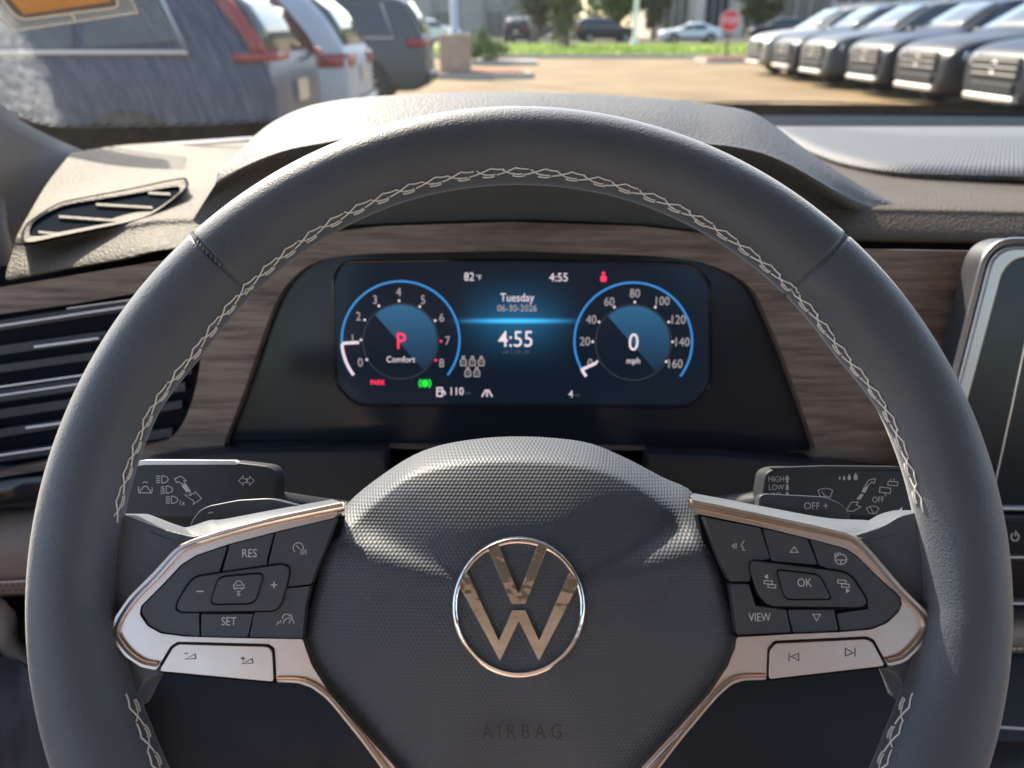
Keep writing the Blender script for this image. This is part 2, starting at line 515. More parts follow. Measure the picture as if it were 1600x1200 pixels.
# left air vent
b = MB(); b.plate(VENT, FA, -.020, .006)
vent = b.build('air_vent', M['void'], dash)
b = MB()
for (xa, ya, xb, yb, wd, h) in ((-140,530,300,462,9,-.010),(-140,568,300,505,8,-.012),(-140,596,300,535,7,-.012),(-140,640,300,575,10,-.009),(-140,668,290,604,8,-.012),(-140,700,285,632,7,-.012),(-140,735,270,676,8,-.010)):
    b.plate([(xa, ya-wd), (xb, yb-wd), (xb, yb+wd), (xa, ya+wd)], FA, h, .004)
b.build('vent_slats', M['plastic'], vent, bevel=.001)
b = MB()
for (xa, ya, xb, yb, wd, h) in ((-140,530.5,240,472.5,4.2,-.005),(105,482,225,465.5,2.6,-.0055),(54,542,154,528.5,4.6,-.006),(-140,624.5,190,577.5,3.4,-.005),(-140,638.5,190,590,3.4,-.005),(41,668.5,190,648,4.4,-.006),(-140,731.5,190,684,3.8,-.005)):
    a, c = FA.hit(xa, ya, h), FA.hit(xb, yb, h)
    r = wd/2*.57/F
    b.tube([a+(c-a)*i/6 for i in range(7)], r, n=8)
b.build('chrome_strip', M['strip'], vent)

# side window demister on the left top of the dash
DEM = spl([(36,376),(44,350),(88,321),(125,311),(200,297),(278,281),(291,284),(287,296),(245,330),(205,346),(150,358),(90,371),(48,380)], 4, True)
o_ = atY(160, 335, .60)
dn = (atY(200,300,.672)-atY(150,370,.576)).cross(atY(120,330,.628)-atY(260,320,.650)).normalized()
if dn.z < 0: dn = -dn
DP = Plane(atY(165, 332, .624)+Vector((0, 0, .004)), dn)
cxy = (165, 331)
def scl(pts, s, c): return [(c[0]+(x-c[0])*s[0], c[1]+(y-c[1])*s[1]) for x, y in pts]
inner = scl(DEM, (.90, .74), (163, 332))
mm = MB()
N = len(DEM)
rowsd = [[DP.hit(x, y, -.010) for x, y in DEM], [DP.hit(x, y, .002) for x, y in DEM], [DP.hit(x, y, .004) for x, y in scl(DEM, (.985, .95), (163, 331))], [DP.hit(x, y, .003) for x, y in scl(DEM, (.92, .79), (163, 332))], [DP.hit(x, y, -.004) for x, y in inner]]
mm.grid(rowsd, closed_u=True)
dv = mm.build('side_vent', M['dash'], dash, sharp=70)
mm = MB(); mm.face(scl(DEM, (.93, .82), (163, 332)), DP, .0005); mm.build('vent_recess', M['void'], dv)
mm = MB()
for xa, ya, xb, yb in ((232,301,266,303),(150,319,238,324),(92,338,190,345),(60,362,100,366)):
    mm.plate([(xa, ya-1.8), (xb, yb-1.8), (xb, yb+2), (xa, ya+2)], DP, .0028, .0015)
mm.build('vent_slats', M['dash'], dv)
mm = MB(); mm.tube([DP.hit(x, y, .0022) for x, y in scl(DEM, (1.008, 1.02), (163, 331))], .0008, closed=True, n=6); mm.build('vent_seam', M['gap'], dv)
# serrated defroster strip on the far left edge
mm = MB()
for i in range(46):
    x = 232+i*4; y = 227-i*.27
    mm.plate([(x, y-3), (x+2, y-3.2), (x+2.4, y+1.5), (x+.4, y+1.8)], Plane(atY(300, 224, .93), Vector((0, -.5, .86))), 0, .004)
mm.build('defroster_ribs', M['strip'], dash)

# glossy strip, lower dash and leather roll at the left
def band(name, rowspec, m, par, **k):
    b = MB(); b.grid([[atY(x, y, Y) for x, y, Y in spl(r, 5)] for r in rowspec]); return b.build(name, m, par, **k)
band('gloss_strip', [[(-160,778,.50),(0,748,.513),(80,737,.515),(350,705,.52)], [(-160,782,.485),(0,754,.498),(80,743,.50),(350,711,.505)], [(-160,800,.480),(0,776,.493),(80,768,.495),(350,730,.5)], [(-160,815,.482),(0,793,.495),(80,786,.497),(350,745,.5)], [(-160,822,.50),(0,798,.515),(80,791,.517),(350,750,.52)]], M['gloss'], dash, sharp=60)
band('leather_roll', [[(-160,815,.515),(0,796,.52),(80,790,.52),(300,765,.52)], [(-160,825,.50),(0,806,.505),(80,800,.505),(300,780,.505)], [(-160,860,.485),(0,843,.49),(80,838,.49),(300,825,.49)], [(-160,900,.478),(0,886,.482),(80,882,.482),(300,875,.482)], [(-160,918,.482),(0,905,.487),(80,901,.487),(300,895,.487)], [(-160,922,.480),(0,909,.484),(80,905,.484),(300,899,.484)], [(-160,942,.482),(0,929,.486),(80,925,.486),(300,920,.486)], [(-160,950,.52),(0,935,.53),(80,931,.53),(300,925,.53)]], M['roll'], dash, sharp=60)
mm = MB()
for i in range(20):
    x = -60+i*9
    a = atY(x, 909.5-.05*x, .4805); c = atY(x+7, 909.5-.05*(x+7), .4805)
    mm.tube([a, (a+c)/2+Vector((0, -.0006, 0)), c], .0006, n=5)
mm.build('stitching', M['thread'], dash)
mm = MB(); pp = Plane(atY(0, 919, .4815), fn)
for i in range(16):
    for j in range(2):
        x = -50+i*10+j*5; y = 916-.05*x+j*7
        mm.face([(x+1.5*math.cos(a*math.pi/4), y+1.4*math.sin(a*math.pi/4)) for a in range(8)], pp, 0.0004)
mm.build('perforations', M['gap'], dash)
# knee panel under the dash
b = MB(); b.grid([[atY(x, y, Y) for x in (-300, 0, 400, 800, 1200, 1650, 2100)] for y, Y in ((720,.53),(800,.535),(920,.54),(1010,.50),(1200,.44),(1500,.40))])
b.build('lower_panel', M['plastic2'], dash, solid=.01)

# ------------------------------------------------------------------ door edge and pillar at the left
door = empty('door_panel')
tag(door, 'grey brown inner door panel at the far left below the dashboard end', 'door panel')
b = MB(); e8 = atY(8, 245, .86); b.grid([[Vector(p) for p in r] for r in ([(-.57,.1,1.05),(-.56,.34,1.07),(-.545,.50,1.09),(-.535,.62,1.15),tuple(e8)], [(-.545,.1,1.03),(-.535,.34,1.05),(-.52,.50,1.06),(-.505,.60,1.10),tuple(atY(4,330,.72))], [(-.54,.1,.90),(-.53,.34,.92),(-.515,.50,.95),(-.50,.585,.98),tuple(atY(2,420,.60))], [(-.54,.1,.4),(-.53,.34,.4),(-.515,.50,.4),(-.50,.585,.4),(-.47,.60,.4)])])
b.build('door_skin', M['pillar'], door, solid=.02)
b = MB(); b.grid([[atY(x, y, Y) for x, y, Y in spl(r, 4)] for r in ([(-80,930,.50),(0,936,.49),(14,950,.48),(16,1000,.47),(48,1040,.46),(90,1062,.45)], [(-80,1060,.48),(-40,1010,.46),(-10,1000,.455),(0,1020,.45),(40,1060,.445),(80,1080,.44)])])
b.build('door_pocket', M['roll'], door, solid=.006)
b = MB(); b.grid([[atY(x, y, Y) for x, y, Y in spl(r, 4)] for r in ([(-200,1060,.40),(0,1026,.44),(60,1062,.43),(160,1100,.42)], [(-200,1400,.32),(0,1400,.34),(60,1400,.34),(160,1400,.34)])])
b.build('door_lower', M['plastic'], door, solid=.006)

pil = empty('windshield_pillar')
tag(pil, 'grey brown windshield pillar trim with a pale lit edge at the left', 'pillar')
rowsp = []
edge = [(-150,20,.66),(-60,110,.72),(0,178,.77),(40,206,.80),(80,226,.83),(112,240,.84),(130,250,.85)]
for k, (dx, dy, dY) in enumerate(((10, -8, .02), (0, 0, 0), (-8, 7, -.01), (-60, 70, -.06), (-140, 190, -.14))):
    rowsp.append([atY(x+dx, y+dy, Y+dY) for x, y, Y in spl(edge, 5)])
b = MB(); b.grid(rowsp); b.build('pillar_trim', M['pillar'], pil, sharp=70)

# ------------------------------------------------------------------ instrument display
inst = empty('instrument_display')
tag(inst, 'black glass instrument display with two blue ringed gauges behind the steering wheel', 'instrument display')
b = MB(); b.plate(scl(CLO, (1.02, 1.02), (810, 550)), CL, 0, .004); b.build('glass_panel', M['glass_black'], inst)
SCR = rnd([(540,412),(800,409),(1075,415),(1106,440),(1108,600),(1080,632),(560,630),(528,600),(524,436)], 16, 4)
m = MB(); m.tube([CL.hit(x, y, .0004) for x, y in scl(SCR, (1.012, 1.03), (815, 521))], .0010, closed=True, n=6)
m.build('screen_edge', M['gloss'], inst)
# lit background of the screen: navy with a soft blue horizon in the middle
m = mat('screen_background', (.006, .008, .011), .2, spec=.2)
ns, ln, bs = nodes(m)
v = coords(m); sx = nd(m, 'ShaderNodeSeparateXYZ'); ln.new(v, sx.inputs[0])
mid = CL.hit(807, 501)
zd = math_(m, 'ABSOLUTE', math_(m, 'SUBTRACT', sx.outputs[2], mid.z)); xd = math_(m, 'ABSOLUTE', math_(m, 'SUBTRACT', sx.outputs[0], mid.x))
gx = nd(m, 'ShaderNodeMapRange'); gx.interpolation_type = 'SMOOTHSTEP'
for i, q in enumerate((0, .052, 1, 0)): gx.inputs[i+1].default_value = q
ln.new(xd, gx.inputs[0])
gz = nd(m, 'ShaderNodeMapRange')
for i, q in enumerate((0, .042, 1, 0)): gz.inputs[i+1].default_value = q
ln.new(zd, gz.inputs[0])
line = nd(m, 'ShaderNodeMapRange')
for i, q in enumerate((0, .0028, 1, 0)): line.inputs[i+1].default_value = q
ln.new(zd, line.inputs[0])
gl = math_(m, 'ADD', math_(m, 'MULTIPLY', math_(m, 'POWER', gz.outputs[0], 2.2), .13), math_(m, 'MULTIPLY', math_(m, 'POWER', line.outputs[0], 1.5), .75))
gl = math_(m, 'MULTIPLY', gl, gx.outputs[0])
mixc = nd(m, 'ShaderNodeMix', data_type='RGBA'); mixc.inputs[6].default_value = (.0016, .0032, .0065, 1); mixc.inputs[7].default_value = (.03, .30, .62, 1)
ln.new(gl, mixc.inputs[0]); ln.new(mixc.outputs[2], bs.inputs['Emission Color']); bs.inputs['Emission Strength'].default_value = 1.
b = MB(); b.face(SCR, CL, .0006); scr = b.build('screen', m, inst)

def arc(cx, cy, rx, ry, a0, a1, n=40):
    return [(cx+rx*math.cos(R_(a0+(a1-a0)*i/n)), cy-ry*math.sin(R_(a0+(a1-a0)*i/n))) for i in range(n+1)]
def disc_px(cx, cy, r, n=10): return [(cx+r*math.cos(2*math.pi*i/n), cy+r*math.sin(2*math.pi*i/n)) for i in range(n)]
# blue sector fill: brighter at the top, fading down
m = mat('gauge_fill', (.01, .01, .012), .3); ns, ln, bs = nodes(m)
v = coords(m); sx = nd(m, 'ShaderNodeSeparateXYZ'); ln.new(v, sx.inputs[0])
mr = nd(m, 'ShaderNodeMapRange')
for i, q in enumerate((CL.hit(626, 585).z, CL.hit(626, 476).z, .0, 1.)): mr.inputs[i+1].default_value = q
ln.new(sx.outputs[2], mr.inputs[0])
ln.new(ramp(m, mr.outputs[0], [(0, (.010, .022, .05)), (.5, (.014, .075, .17)), (1, (.025, .15, .30))]), bs.inputs['Emission Color']); bs.inputs['Emission Strength'].default_value = .27
M['fill'] = m
def gauge(cx, cy, nums, dots, a_white, big, bigh, bigm, small, needle):
    g = MB(); g.ribbon(arc(cx, cy, 92, 91.5, 218, -37, 60) if False else arc(cx, cy, 92, 91.5, a_white, -37, 60), CL, .0010, 3.2)
    root = g.build('gauge', M['e_blue'], inst)
    q = MB(); q.ribbon(arc(cx, cy, 92, 91.5, 217, a_white, 14), CL, .0010, 4.6); q.ribbon(needle, CL, .0014, 4.6); q.build('needle', M['e_white'], root)
    q = MB(); q.face(arc(cx, cy+2, 57, 57, 134, -52, 30), CL, .0009); q.build('gauge_fill', M['fill'], root)
    q = MB(); q.ribbon(arc(cx, cy+2, 59, 59, 0, 360, 48), CL, .0011, .8); q.build('inner_ring', M['e_dim'], root)
    q = MB()
    for s, x, y in nums: q.text(s, x, y, 13.5, CL, .0012, .88)
    q.build('scale_numbers', M['e_grey'], root)
    q = MB(); qr = MB()
    for i, (x, y) in enumerate(dots): (qr if (big == 'P' and i > 6) else q).face(disc_px(x, y, 2.0), CL, .0012)
    q.build('scale_dots', M['e_white'], root)
    if qr.v: qr.build('red_dots', M['e_red'], root)
    q = MB(); q.text(big, cx+.5, cy+3, bigh, CL, .0016, .88, bold=.003); q.build('gear_letter' if big == 'P' else 'speed_number', bigm, root)
    q = MB(); q.text(small, cx, cy+31, 9.5, CL, .0013, .92); q.build('caption', M['e_white'], root)
gauge(626, 531, [(str(i), x, y) for i, (x, y) in enumerate([(563,567),(551,530),(560,495),(586,469),(623,457),(661,469),(690,497),(699,533),(690,568)])],
      [(573,562),(564,531),(570,500),(592,478),(623.5,470),(656,479),(680,501),(689,533),(681,563)], 184, 'P', 25, M['e_red'], 'Comfort', [(535,536.5),(561,535)])
gauge(989.5, 533, [(s, x, y) for s, x, y in (('0',922,568),('20',914,534),('40',924,500),('60',952,472),('80',992,459),('100',1034,471),('120',1059,500),('140',1065,535),('160',1054,569))],
      [(933,565),(926,534),(936,503),(960,480),(992,472),(1024,480),(1045,503),(1051,534),(1041,565)], 209, '0', 27, M['e_white'], 'mph', [(908,578),(932,567)])
q = MB(); q.text('82', 733, 433, 13, CL, .0012); q.text('\u00b0F', 748, 434, 8, CL, .0012); q.text('4:55', 873, 434, 13, CL, .0012, .95); q.build('status_text', M['e_white'], scr)
q = MB(); q.text('Tuesday', 808, 465.5, 13, CL, .0012, .86); q.build('weekday_text', M['e_white'], scr)
q = MB(); q.text('06-30-2026', 808, 482, 10.5, CL, .0012, .9); q.build('date_text', M['e_grey'], scr)
q = MB(); q.text('4:55', 806, 531, 25, CL, .0012, .9, bold=.003); q.build('clock_text', M['e_white'], scr)
# faint mirror image of the clock drawn by the display
q = MB(); q.text('4:55', 806, 549, 9, CL, .0012, .95*2.2)
cc = CL.hit(806, 549).z
q.v = [Vector((p.x, p.y, 2*cc-p.z)) for p in q.v]
q.build('clock_reflection', M['e_dim'], scr)
q = MB(); h = .0012
def ribs(q, lst, pl, h, w):
    for i, (pts, cl) in enumerate(lst): q.ribbon(pts, pl, h+i*3e-6, w, cl)
for (x, y) in ((724,564),(738,564),(752,564),(731,581),(745,581)):
    ribs(q, [([(x-4,y+7),(x-4.5,y),(x-2,y-3),(x+2,y-3),(x+4.5,y),(x+4,y+7)], True), ([(x-1.5,y-4),(x-1.5,y-7),(x+1.5,y-7),(x+1.5,y-4)], False), ([(x-1.6,y+2),(x+1.6,y+2)], False)], CL, h, 1.6)
q.build('seat_icons', M['e_grey'], scr)
q = MB(); q.text('PARK', 590, 598, 7.5, CL, h, .85, bold=.02); q.face(disc_px(943, 427, 2.6), CL, h); q.face([(939,440),(938,434),(940,430.5),(946,430.5),(948,434),(947,440)], CL, h)
q.build('warning_text', M['e_red'], scr)
q = MB(); q.face(disc_px(664, 599, 6, 14), CL, h); ribs(q, [(arc(664,599,9,8,130,230,8), False), (arc(664,599,9,8,-50,50,8), False)], CL, h, 2.2); q.build('brake_hold_icon', M['e_green'], scr)
q = MB(); q.text('110', 713, 612, 12, CL, h, .9); q.text('4', 892, 616, 11, CL, h)
ribs(q, [([(683,619),(683,606),(691,606),(691,619)], True), ([(685,611),(689,611)], False), ([(692,610),(695,613),(695,617)], False), ([(753,620),(759,609)], False), ([(769,620),(763,609)], False), ([(761,620),(761,609)], False)], CL, h, 2.0)
q.build('range_text', M['e_white'], scr)
q = MB(); q.text('mi', 731, 614, 6, CL, h); q.text('mi', 902, 617, 6, CL, h); q.build('unit_text', M['e_dim'], scr)

# ------------------------------------------------------------------ steering column cover and stalks
colm = empty('steering_column')
tag(colm, 'dark plastic steering column cover between the two stalks', 'steering column')
b = MB(); r_ = []
for t, sx_, up, dn_ in ((.34, 150, 690, 1150), (.40, 165, 700, 1100), (.47, 180, 712, 1050), (.53, 195, 716, 1000)):
    c = rnd([(815-sx_, up+40), (815-sx_*.7, up), (815+sx_*.7, up), (815+sx_, up+40), (815+sx_, dn_), (815-sx_, dn_)], 40, 4)
    r_.append([atY(x, y, t) for x, y in c])
b.grid(r_, closed_u=True); b.build('column_shroud', M['plastic2'], colm, sharp=60)
b = MB()
for pts in ([(228,717),(330,703),(470,700),(600,699),(604,704),(470,706),(332,709),(228,724)], [(1012,703),(1120,706),(1230,714),(1340,727),(1410,735),(1410,742),(1335,734),(1225,721),(1118,712),(1014,709)]):
    b.plate(pts, Plane(atY(800, 705, .505), fn), 0, .02)
b.build('cover_rim', M['gloss'], colm, bevel=.0022)
b = MB()
for pts in ([(232,724),(332,710),(470,707),(602,706),(612,760),(560,830),(232,830)], [(1012,710),(1118,713),(1225,722),(1335,735),(1410,743),(1410,830),(1060,830),(1004,760)]):
    b.plate(pts, Plane(atY(800, 760, .485), fn), 0, .02)
b.build('column_surround', M['plastic2'], colm, bevel=.003)

SP = Plane(atd(350, 765, .395), (wn_*1.0+fn*.3))
st = empty('turn_signal_stalk')
tag(st, 'dark turn signal stalk with pale headlight symbols left of the steering wheel hub', 'stalk')
b = MB(); b.plate(rnd([(120,735,4),(226,722,4),(367,722,4),(425,729,14),(432,748,14),(430,800,14),(418,808,10),(215,809,8),(120,800,4)], 8, 5), SP, 0, .016); b.build('lever', M['plastic'], st, bevel=.0022, seg=3)
b = MB(); b.plate(rnd([(120,734),(226,718.5),(366,719.5),(372,726),(226,726.5),(120,742)], 2, 2), SP, .0012, .006); b.build('bright_edge', M['strip'], st, bevel=.0006)
b = MB(); b.tube([atd(425, 790, .41), atd(480, 800, .42), atd(600, 820, .43)], [.008, .0085, .010], n=12); b.build('arm', M['plastic2'], st)
q = MB(); h = .0003
def lamp(x, y, tiltd, s=1.):
    L = [([(x, y-5.5*s), (x+3*s, y-5.5*s), (x+8*s, y-3.5*s), (x+10*s, y), (x+8*s, y+3.5*s), (x+3*s, y+5.5*s), (x, y+5.5*s)], True)]
    for k in range(4):
        yy = y-5*s+k*3.3*s
        L.append(([(x-9*s, yy+tiltd), (x-2.5*s, yy)], False))
    return L
ribs(q, lamp(253,749,0)+lamp(260,765,1.6)+lamp(268,781,0), SP, h, 1.3)
q.text('1x', 284, 786, 8, SP, h)
ribs(q, [([(273,748),(283,744),(291,751),(287,751.5),(291,757),(285,756),(279,752.5),(276,754)], True), ([(288,773),(299,774),(296,770),(303,772),(305,768),(315,779),(302,788),(303,783)], True),
  ([(373,751),(380,744),(380,748),(385,748),(385,754),(380,754),(380,758)], True), ([(397,751),(390,744),(390,748),(386.5,748),(386.5,754),(390,754),(390,758)], True),
  ([(219,770),(219,766),(222,764),(224,760),(230,760),(232,764),(235,766),(235,770)], True), (arc(227,765,11,10,20,-40,6), False), (arc(227,765,11,10,150,215,6), False), (arc(227,765,8,12,60,120,5), False)], SP, h+.00003, 1.2)
q.face([(283,758),(291,757),(299,768),(291,769)], SP, h)
q.build('symbols', M['paint'], st)

SQ = Plane(atd(1300, 770, .395), (wn_*1.0+fn*.3))
st2 = empty('wiper_stalk')
tag(st2, 'dark wiper stalk with pale HIGH LOW OFF lettering right of the hub', 'stalk')
b = MB(); b.plate(rnd([(1196,738,10),(1215,731,8),(1400,733,4),(1500,745,4),(1500,800,4),(1400,808,8),(1200,806,10),(1188,790,12)], 8, 5), SQ, 0, .016); b.build('lever', M['plastic'], st2, bevel=.0022, seg=3)
b = MB(); b.plate(rnd([(1206,731),(1290,728),(1400,729),(1500,738),(1500,744),(1400,734),(1215,735)], 2, 2), SQ, .0010, .006); b.build('bright_edge', M['plastic'], st2, bevel=.0012)
b = MB(); b.tube([atd(1195, 790, .41), atd(1130, 800, .42), atd(1020, 820, .43)], [.008, .0085, .010], n=12); b.build('arm', M['plastic2'], st2)
q = MB()
q.text('HIGH', 1213, 749, 9, SQ, h, .82); q.text('LOW', 1213, 762, 9, SQ, h, .82); q.text('INT', 1213, 774, 8, SQ, h, .82); q.text('OFF', 1372, 781, 9, SQ, h, .85)
q.face([(1230,742),(1234,749),(1231.7,749),(1231.7,755),(1228.3,755),(1228.3,749),(1226,749)], SQ, h)
q.face([(1228,757),(1232,757),(1232,766),(1228,766)], SQ, h); q.face([(1228,769),(1232,769),(1232,773),(1228,773)], SQ, h)
for i, (x, y) in enumerate(((1312,747),(1319,747),(1327,746),(1337,745))):
    s = 1.4+i*.55; q.face([(x, y-2.3*s), (x+s, y-.2*s), (x+.9*s, y+1.2*s), (x, y+1.8*s), (x-.9*s, y+1.2*s), (x-s, y-.2*s)], SQ, h)
ribs(q, [([(1278,766),(1284,764),(1290,763),(1296,764),(1301,766),(1297,777),(1290,775),(1282,777)], True), ([(1284,768),(1291,778)], False),
  ([(1352,758),(1358,750),(1368,748),(1366,755),(1362,753.5),(1356,759)], True), ([(1322,798),(1330,785),(1341,784),(1338,789),(1345,792),(1333,799)], True),
  ([(1375,761),(1392,763),(1391,771),(1374,769)], True), ([(1381,770),(1385,775)], False), ([(1388,752),(1403,753),(1402,759),(1387,758)], True), ([(1392,748),(1392,752)], False), ([(1397,748),(1397,752)], False),
  ([(1354,794),(1361,791),(1368,791),(1373,794),(1369,802),(1358,802)], True), ([(1360,793),(1366,804)], False)], SQ, h+.00003, 1.2)
for p in ([(1350,760),(1357,760),(1352,770),(1346,769)], [(1344,772),(1350,772),(1344,781),(1338,780)]): q.face(p, SQ, h)
q.build('symbols', M['paint'], st2)

# ------------------------------------------------------------------ steering wheel
sw = empty('steering_wheel', wheel_m)
tag(sw, 'black leather steering wheel with pale cross stitching and silver spoke trim', 'steering wheel')
RC, RT = .1721, .0155
def wl(x, y, z): return wheel_m @ Vector((x, y, z))
def ang_of(x, y):
    p = W.hit(x, y)-W.o
    return math.atan2(p.dot(W.v), p.dot(W.u))
kl, kr = ang_of(318, 575), ang_of(1296, 556)
sl_, sr_ = ang_of(345, 408), ang_of(1285, 402)
def bulge(a):
    """inner thumb grips at ten and two o'clock: the section grows inward, then steps back"""
    up = math.pi/2
    d = abs(((a-up+math.pi) % (2*math.pi))-math.pi)
    dk = abs(kl-up)
    if d > math.pi*.5+.1: return .0012+.0042*min(1, (d-math.pi*.5-.1)/.3)
    if d < dk-.01:
        return .0035*max(0, min(1, (d-(dk-.75))/.7))**1.3
    return .0035*max(0, 1-(d-(dk-.01))/.16)
def rim_pt(a, ph, lift=0.0):
    """ph: 0 outward, 90 toward the driver, 180 inward (degrees)"""
    c, s = math.cos(R_(ph)), math.sin(R_(ph))
    g = 1.0
    for sa in (sl_, sr_):
        d = abs(a-sa)
        g -= .075*math.exp(-(d/.0052)**2)
    rr = RT*g+lift
    rad = RC + c*(rr + (bulge(a) if c < 0 else 0)) 
    return wl(rad*math.cos(a), rad*math.sin(a), s*rr*1.02)
angs = [2*math.pi*i/240 for i in range(240)]
for sa in (sl_, sr_):
    angs += [sa+k*.0026 for k in range(-6, 7)]
angs = sorted(set(round(a, 5) for a in angs))
b = MB(); b.grid([[rim_pt(a, p) for p in range(0, 360, 10)] for a in angs], closed_u=True, closed_v=True)
rim = b.build('rim', M['leather'], sw, sharp=80)
# cross stitching along the inner face of the rim
b = MB(); b2 = MB()
PA, PC = 147, 157
pitch = .0118
def st_pt(a, ph): return rim_pt(a, ph, .00015)
def run(a0, a1):
    n = max(2, int(abs(a1-a0)*RC/pitch)); da = (a1-a0)/n
    for k in range(n):
        a = a0+k*da
        sh = 17*abs(math.cos(a))**1.2
        def seg(s0, p0, s1, p1, arch=0):
            pts = []
            for i in range(5):
                t = i/4
                pts.append(rim_pt(a+da*(s0+(s1-s0)*t), p0+(p1-p0)*t+sh, .0001+.0004*math.sin(math.pi*t)))
            b.tube(pts, .00031, n=5)
        j = random.uniform(-.06, .06)
        seg(.02+j, PA, .50+j, PA-2)
        seg(.27-j, PC+3, .72-j, PC+3)
        seg(.50+j, PA-2, 1.24, PC)
        seg(.60, PC, 1.02+j, PA)
        seg(.30, (PA+PC)/2+4, .66, PC-2)
ATL, ATR = ang_of(217, 806), ang_of(1408, 800)
run(ATR-.005, ATL+.005)
AL2, AR2 = ang_of(220, 1075), ang_of(1410, 1075)
run(AL2 if AL2 > 0 else AL2+2*math.pi, AL2+2*math.pi+1.0 if AL2 < 0 else AL2+1.0)
run(AR2, AR2-1.0)
b.build('stitching', M['thread'], sw)
# thread in the left seam, pale where it comes round the top
b = MB(); b3 = MB()
for k in range(14):
    ph = 20+k*7
    (b3 if ph < 62 else b).tube([rim_pt(sl_-.003, ph, .0008), rim_pt(sl_+.003, ph+3, .0008)], .0005, n=5)
    b.tube([rim_pt(sr_-.003, ph, .0002), rim_pt(sr_+.003, ph+3, .0002)], .0003, n=5)
b.build('seam_thread', M['leather'], sw); b3.build('seam_thread', M['thread'], sw)

# leather spokes joining rim and trim
LSP = rnd([(150,806),(200,806,6),(226,816,10),(252,826,14),(300,838,10),(400,822,8),(440,900,4),(440,1050,4),(400,1056,6),(262,1050,8),(228,1062,10),(200,1120,10),(110,1100,20),(100,900,20)], 10, 4)
RSP = rnd([(1480,800),(1430,800,6),(1406,806,10),(1380,822,14),(1330,838,10),(1230,828,8),(1190,900,4),(1190,1050,4),(1230,1052,6),(1372,1040,8),(1402,1052,10),(1424,1110,10),(1520,1100,20),(1530,900,20)], 10, 4)
for pts in (LSP, RSP):
    b = MB(); b.plate(pts, W, -.002, .018); b.build('spoke_leather', M['leather'], sw, bevel=.005, seg=4)
# sloping tops of the spokes
for ro in ([[(222,810),(250,822),(290,824),(326,813),(350,811),(430,796),(520,780)], [(232,830),(262,842),(300,846),(336,833),(362,828),(436,810),(536,786)]],
           [[(1410,792),(1385,812),(1340,812),(1290,809),(1217,796),(1140,781),(1080,770)], [(1404,835),(1372,842),(1338,840),(1300,831),(1222,813),(1150,798),(1080,779)]]):
    b = MB(); up, lo = spl(ro[0], 5), spl(ro[1], 5)
    nn = len(up); dp = [-.030*max(0, (i/(nn-1)-.80)/.20)**1.5-.012*max(0, (.14-i/(nn-1))/.14) for i in range(nn)]
    b.grid([[W.hit(x, y+3, -.030+d) for (x, y), d in zip(up, dp)], [W.hit(x, y, -.018+d) for (x, y), d in zip(up, dp)], [W.hit(x*.5+X*.5, y*.5+Y*.5, -.0065+d*.5) for (x, y), (X, Y), d in zip(up, lo, dp)], [W.hit(x, y, -.0015) for x, y in lo]])
    b.build('spoke_top', M['leather'], sw, sharp=70)

# satin silver spoke trim (the frames around the switches)
LF_O = [(536,785),(430,807),(346,829),(297,845),(272,859),(237,897),(202,932),(180,964),(173,986),(178,1003),(196,1026),(220,1042),(244,1047),(360,1060),(430,1065),(465,1067),(486,1074),(508,1090),(522,1105),(566,1160),(600,1206),(626,1240),(650,1240),(618,1200),(560,1135),(520,1092),(487,1040),(476,1010),(473,999)]
LF_I = [(360,997),(290,995),(251,990),(230,978),(218,960),(220,947),(255,912),(283,882),(307,867),(357,850),(430,831),(523,809)]
RF_O = [(1079,780),(1165,798),(1270,820),(1322,832),(1341,841),(1362,862),(1410,918),(1445,953),(1456,971),(1454,988),(1438,1012),(1417,1032),(1406,1037),(1382,1041),(1200,1061),(1162,1063),(1144,1069),(1123,1087),(1108,1104),(1066,1154),(1026,1206),(1000,1240),(976,1240),(1002,1200),(1062,1136),(1110,1082),(1138,1040),(1149,1012),(1151,996)]
RF_I = [(1238,991),(1312,988),(1361,984),(1386,974),(1405,956),(1410,943),(1406,932),(1368,897),(1340,869),(1322,857),(1263,841),(1189,823),(1096,804)]
RK_L = [(246,1050),(269,1011),(279,1005),(419,1009),(426,1016),(429,1067)]
RK_R = [(1200,1063),(1202,1016),(1211,1004),(1354,997),(1364,1002),(1385,1042)]
# cut the rocker opening out of the lower edge of each frame
def cut(outer, rk, i0, i1): return outer[:i0]+rk+outer[i1:]
LF = LF_O[:13]+[(266,1010),(277,1002.5),(420,1006),(429.5,1013),(432.5,1065)]+LF_O[15:]+LF_I
RF = RF_O[:14-1]+[(1388,1040.5),(1366,999.5),(1354.5,994),(1210,1001),(1199,1013),(1197,1061.5)]+RF_O[15:]+RF_I
def inset(pts, d):
    """shrink a pixel polygon by d px"""
    A = sum(pts[i-1][0]*pts[i][1]-pts[i][0]*pts[i-1][1] for i in range(len(pts)))
    s = 1 if A > 0 else -1; out = []; N = len(pts)
    for i in range(N):
        p = Vector(pts[i][:2]); a = Vector(pts[i-1][:2]); c = Vector(pts[(i+1) % N][:2])
        d1 = (p-a).normalized(); d2 = (c-p).normalized()
        n1 = Vector((-d1.y, d1.x))*s; n2 = Vector((-d2.y, d2.x))*s
        mm_ = (n1+n2); 
        if mm_.length < .1: mm_ = n1
        mm_.normalize(); out.append(tuple(p+mm_*d/max(mm_.dot(n1), .4)))
    return out
def offs(path, d):
    out = []; n = len(path)
    for i, p in enumerate(path):
        p = Vector(p); a = Vector(path[max(i-1, 0)]); c = Vector(path[min(i+1, n-1)])
        t = (c-a).normalized(); out.append((p.x-t.y*d, p.y+t.x*d))
    return out
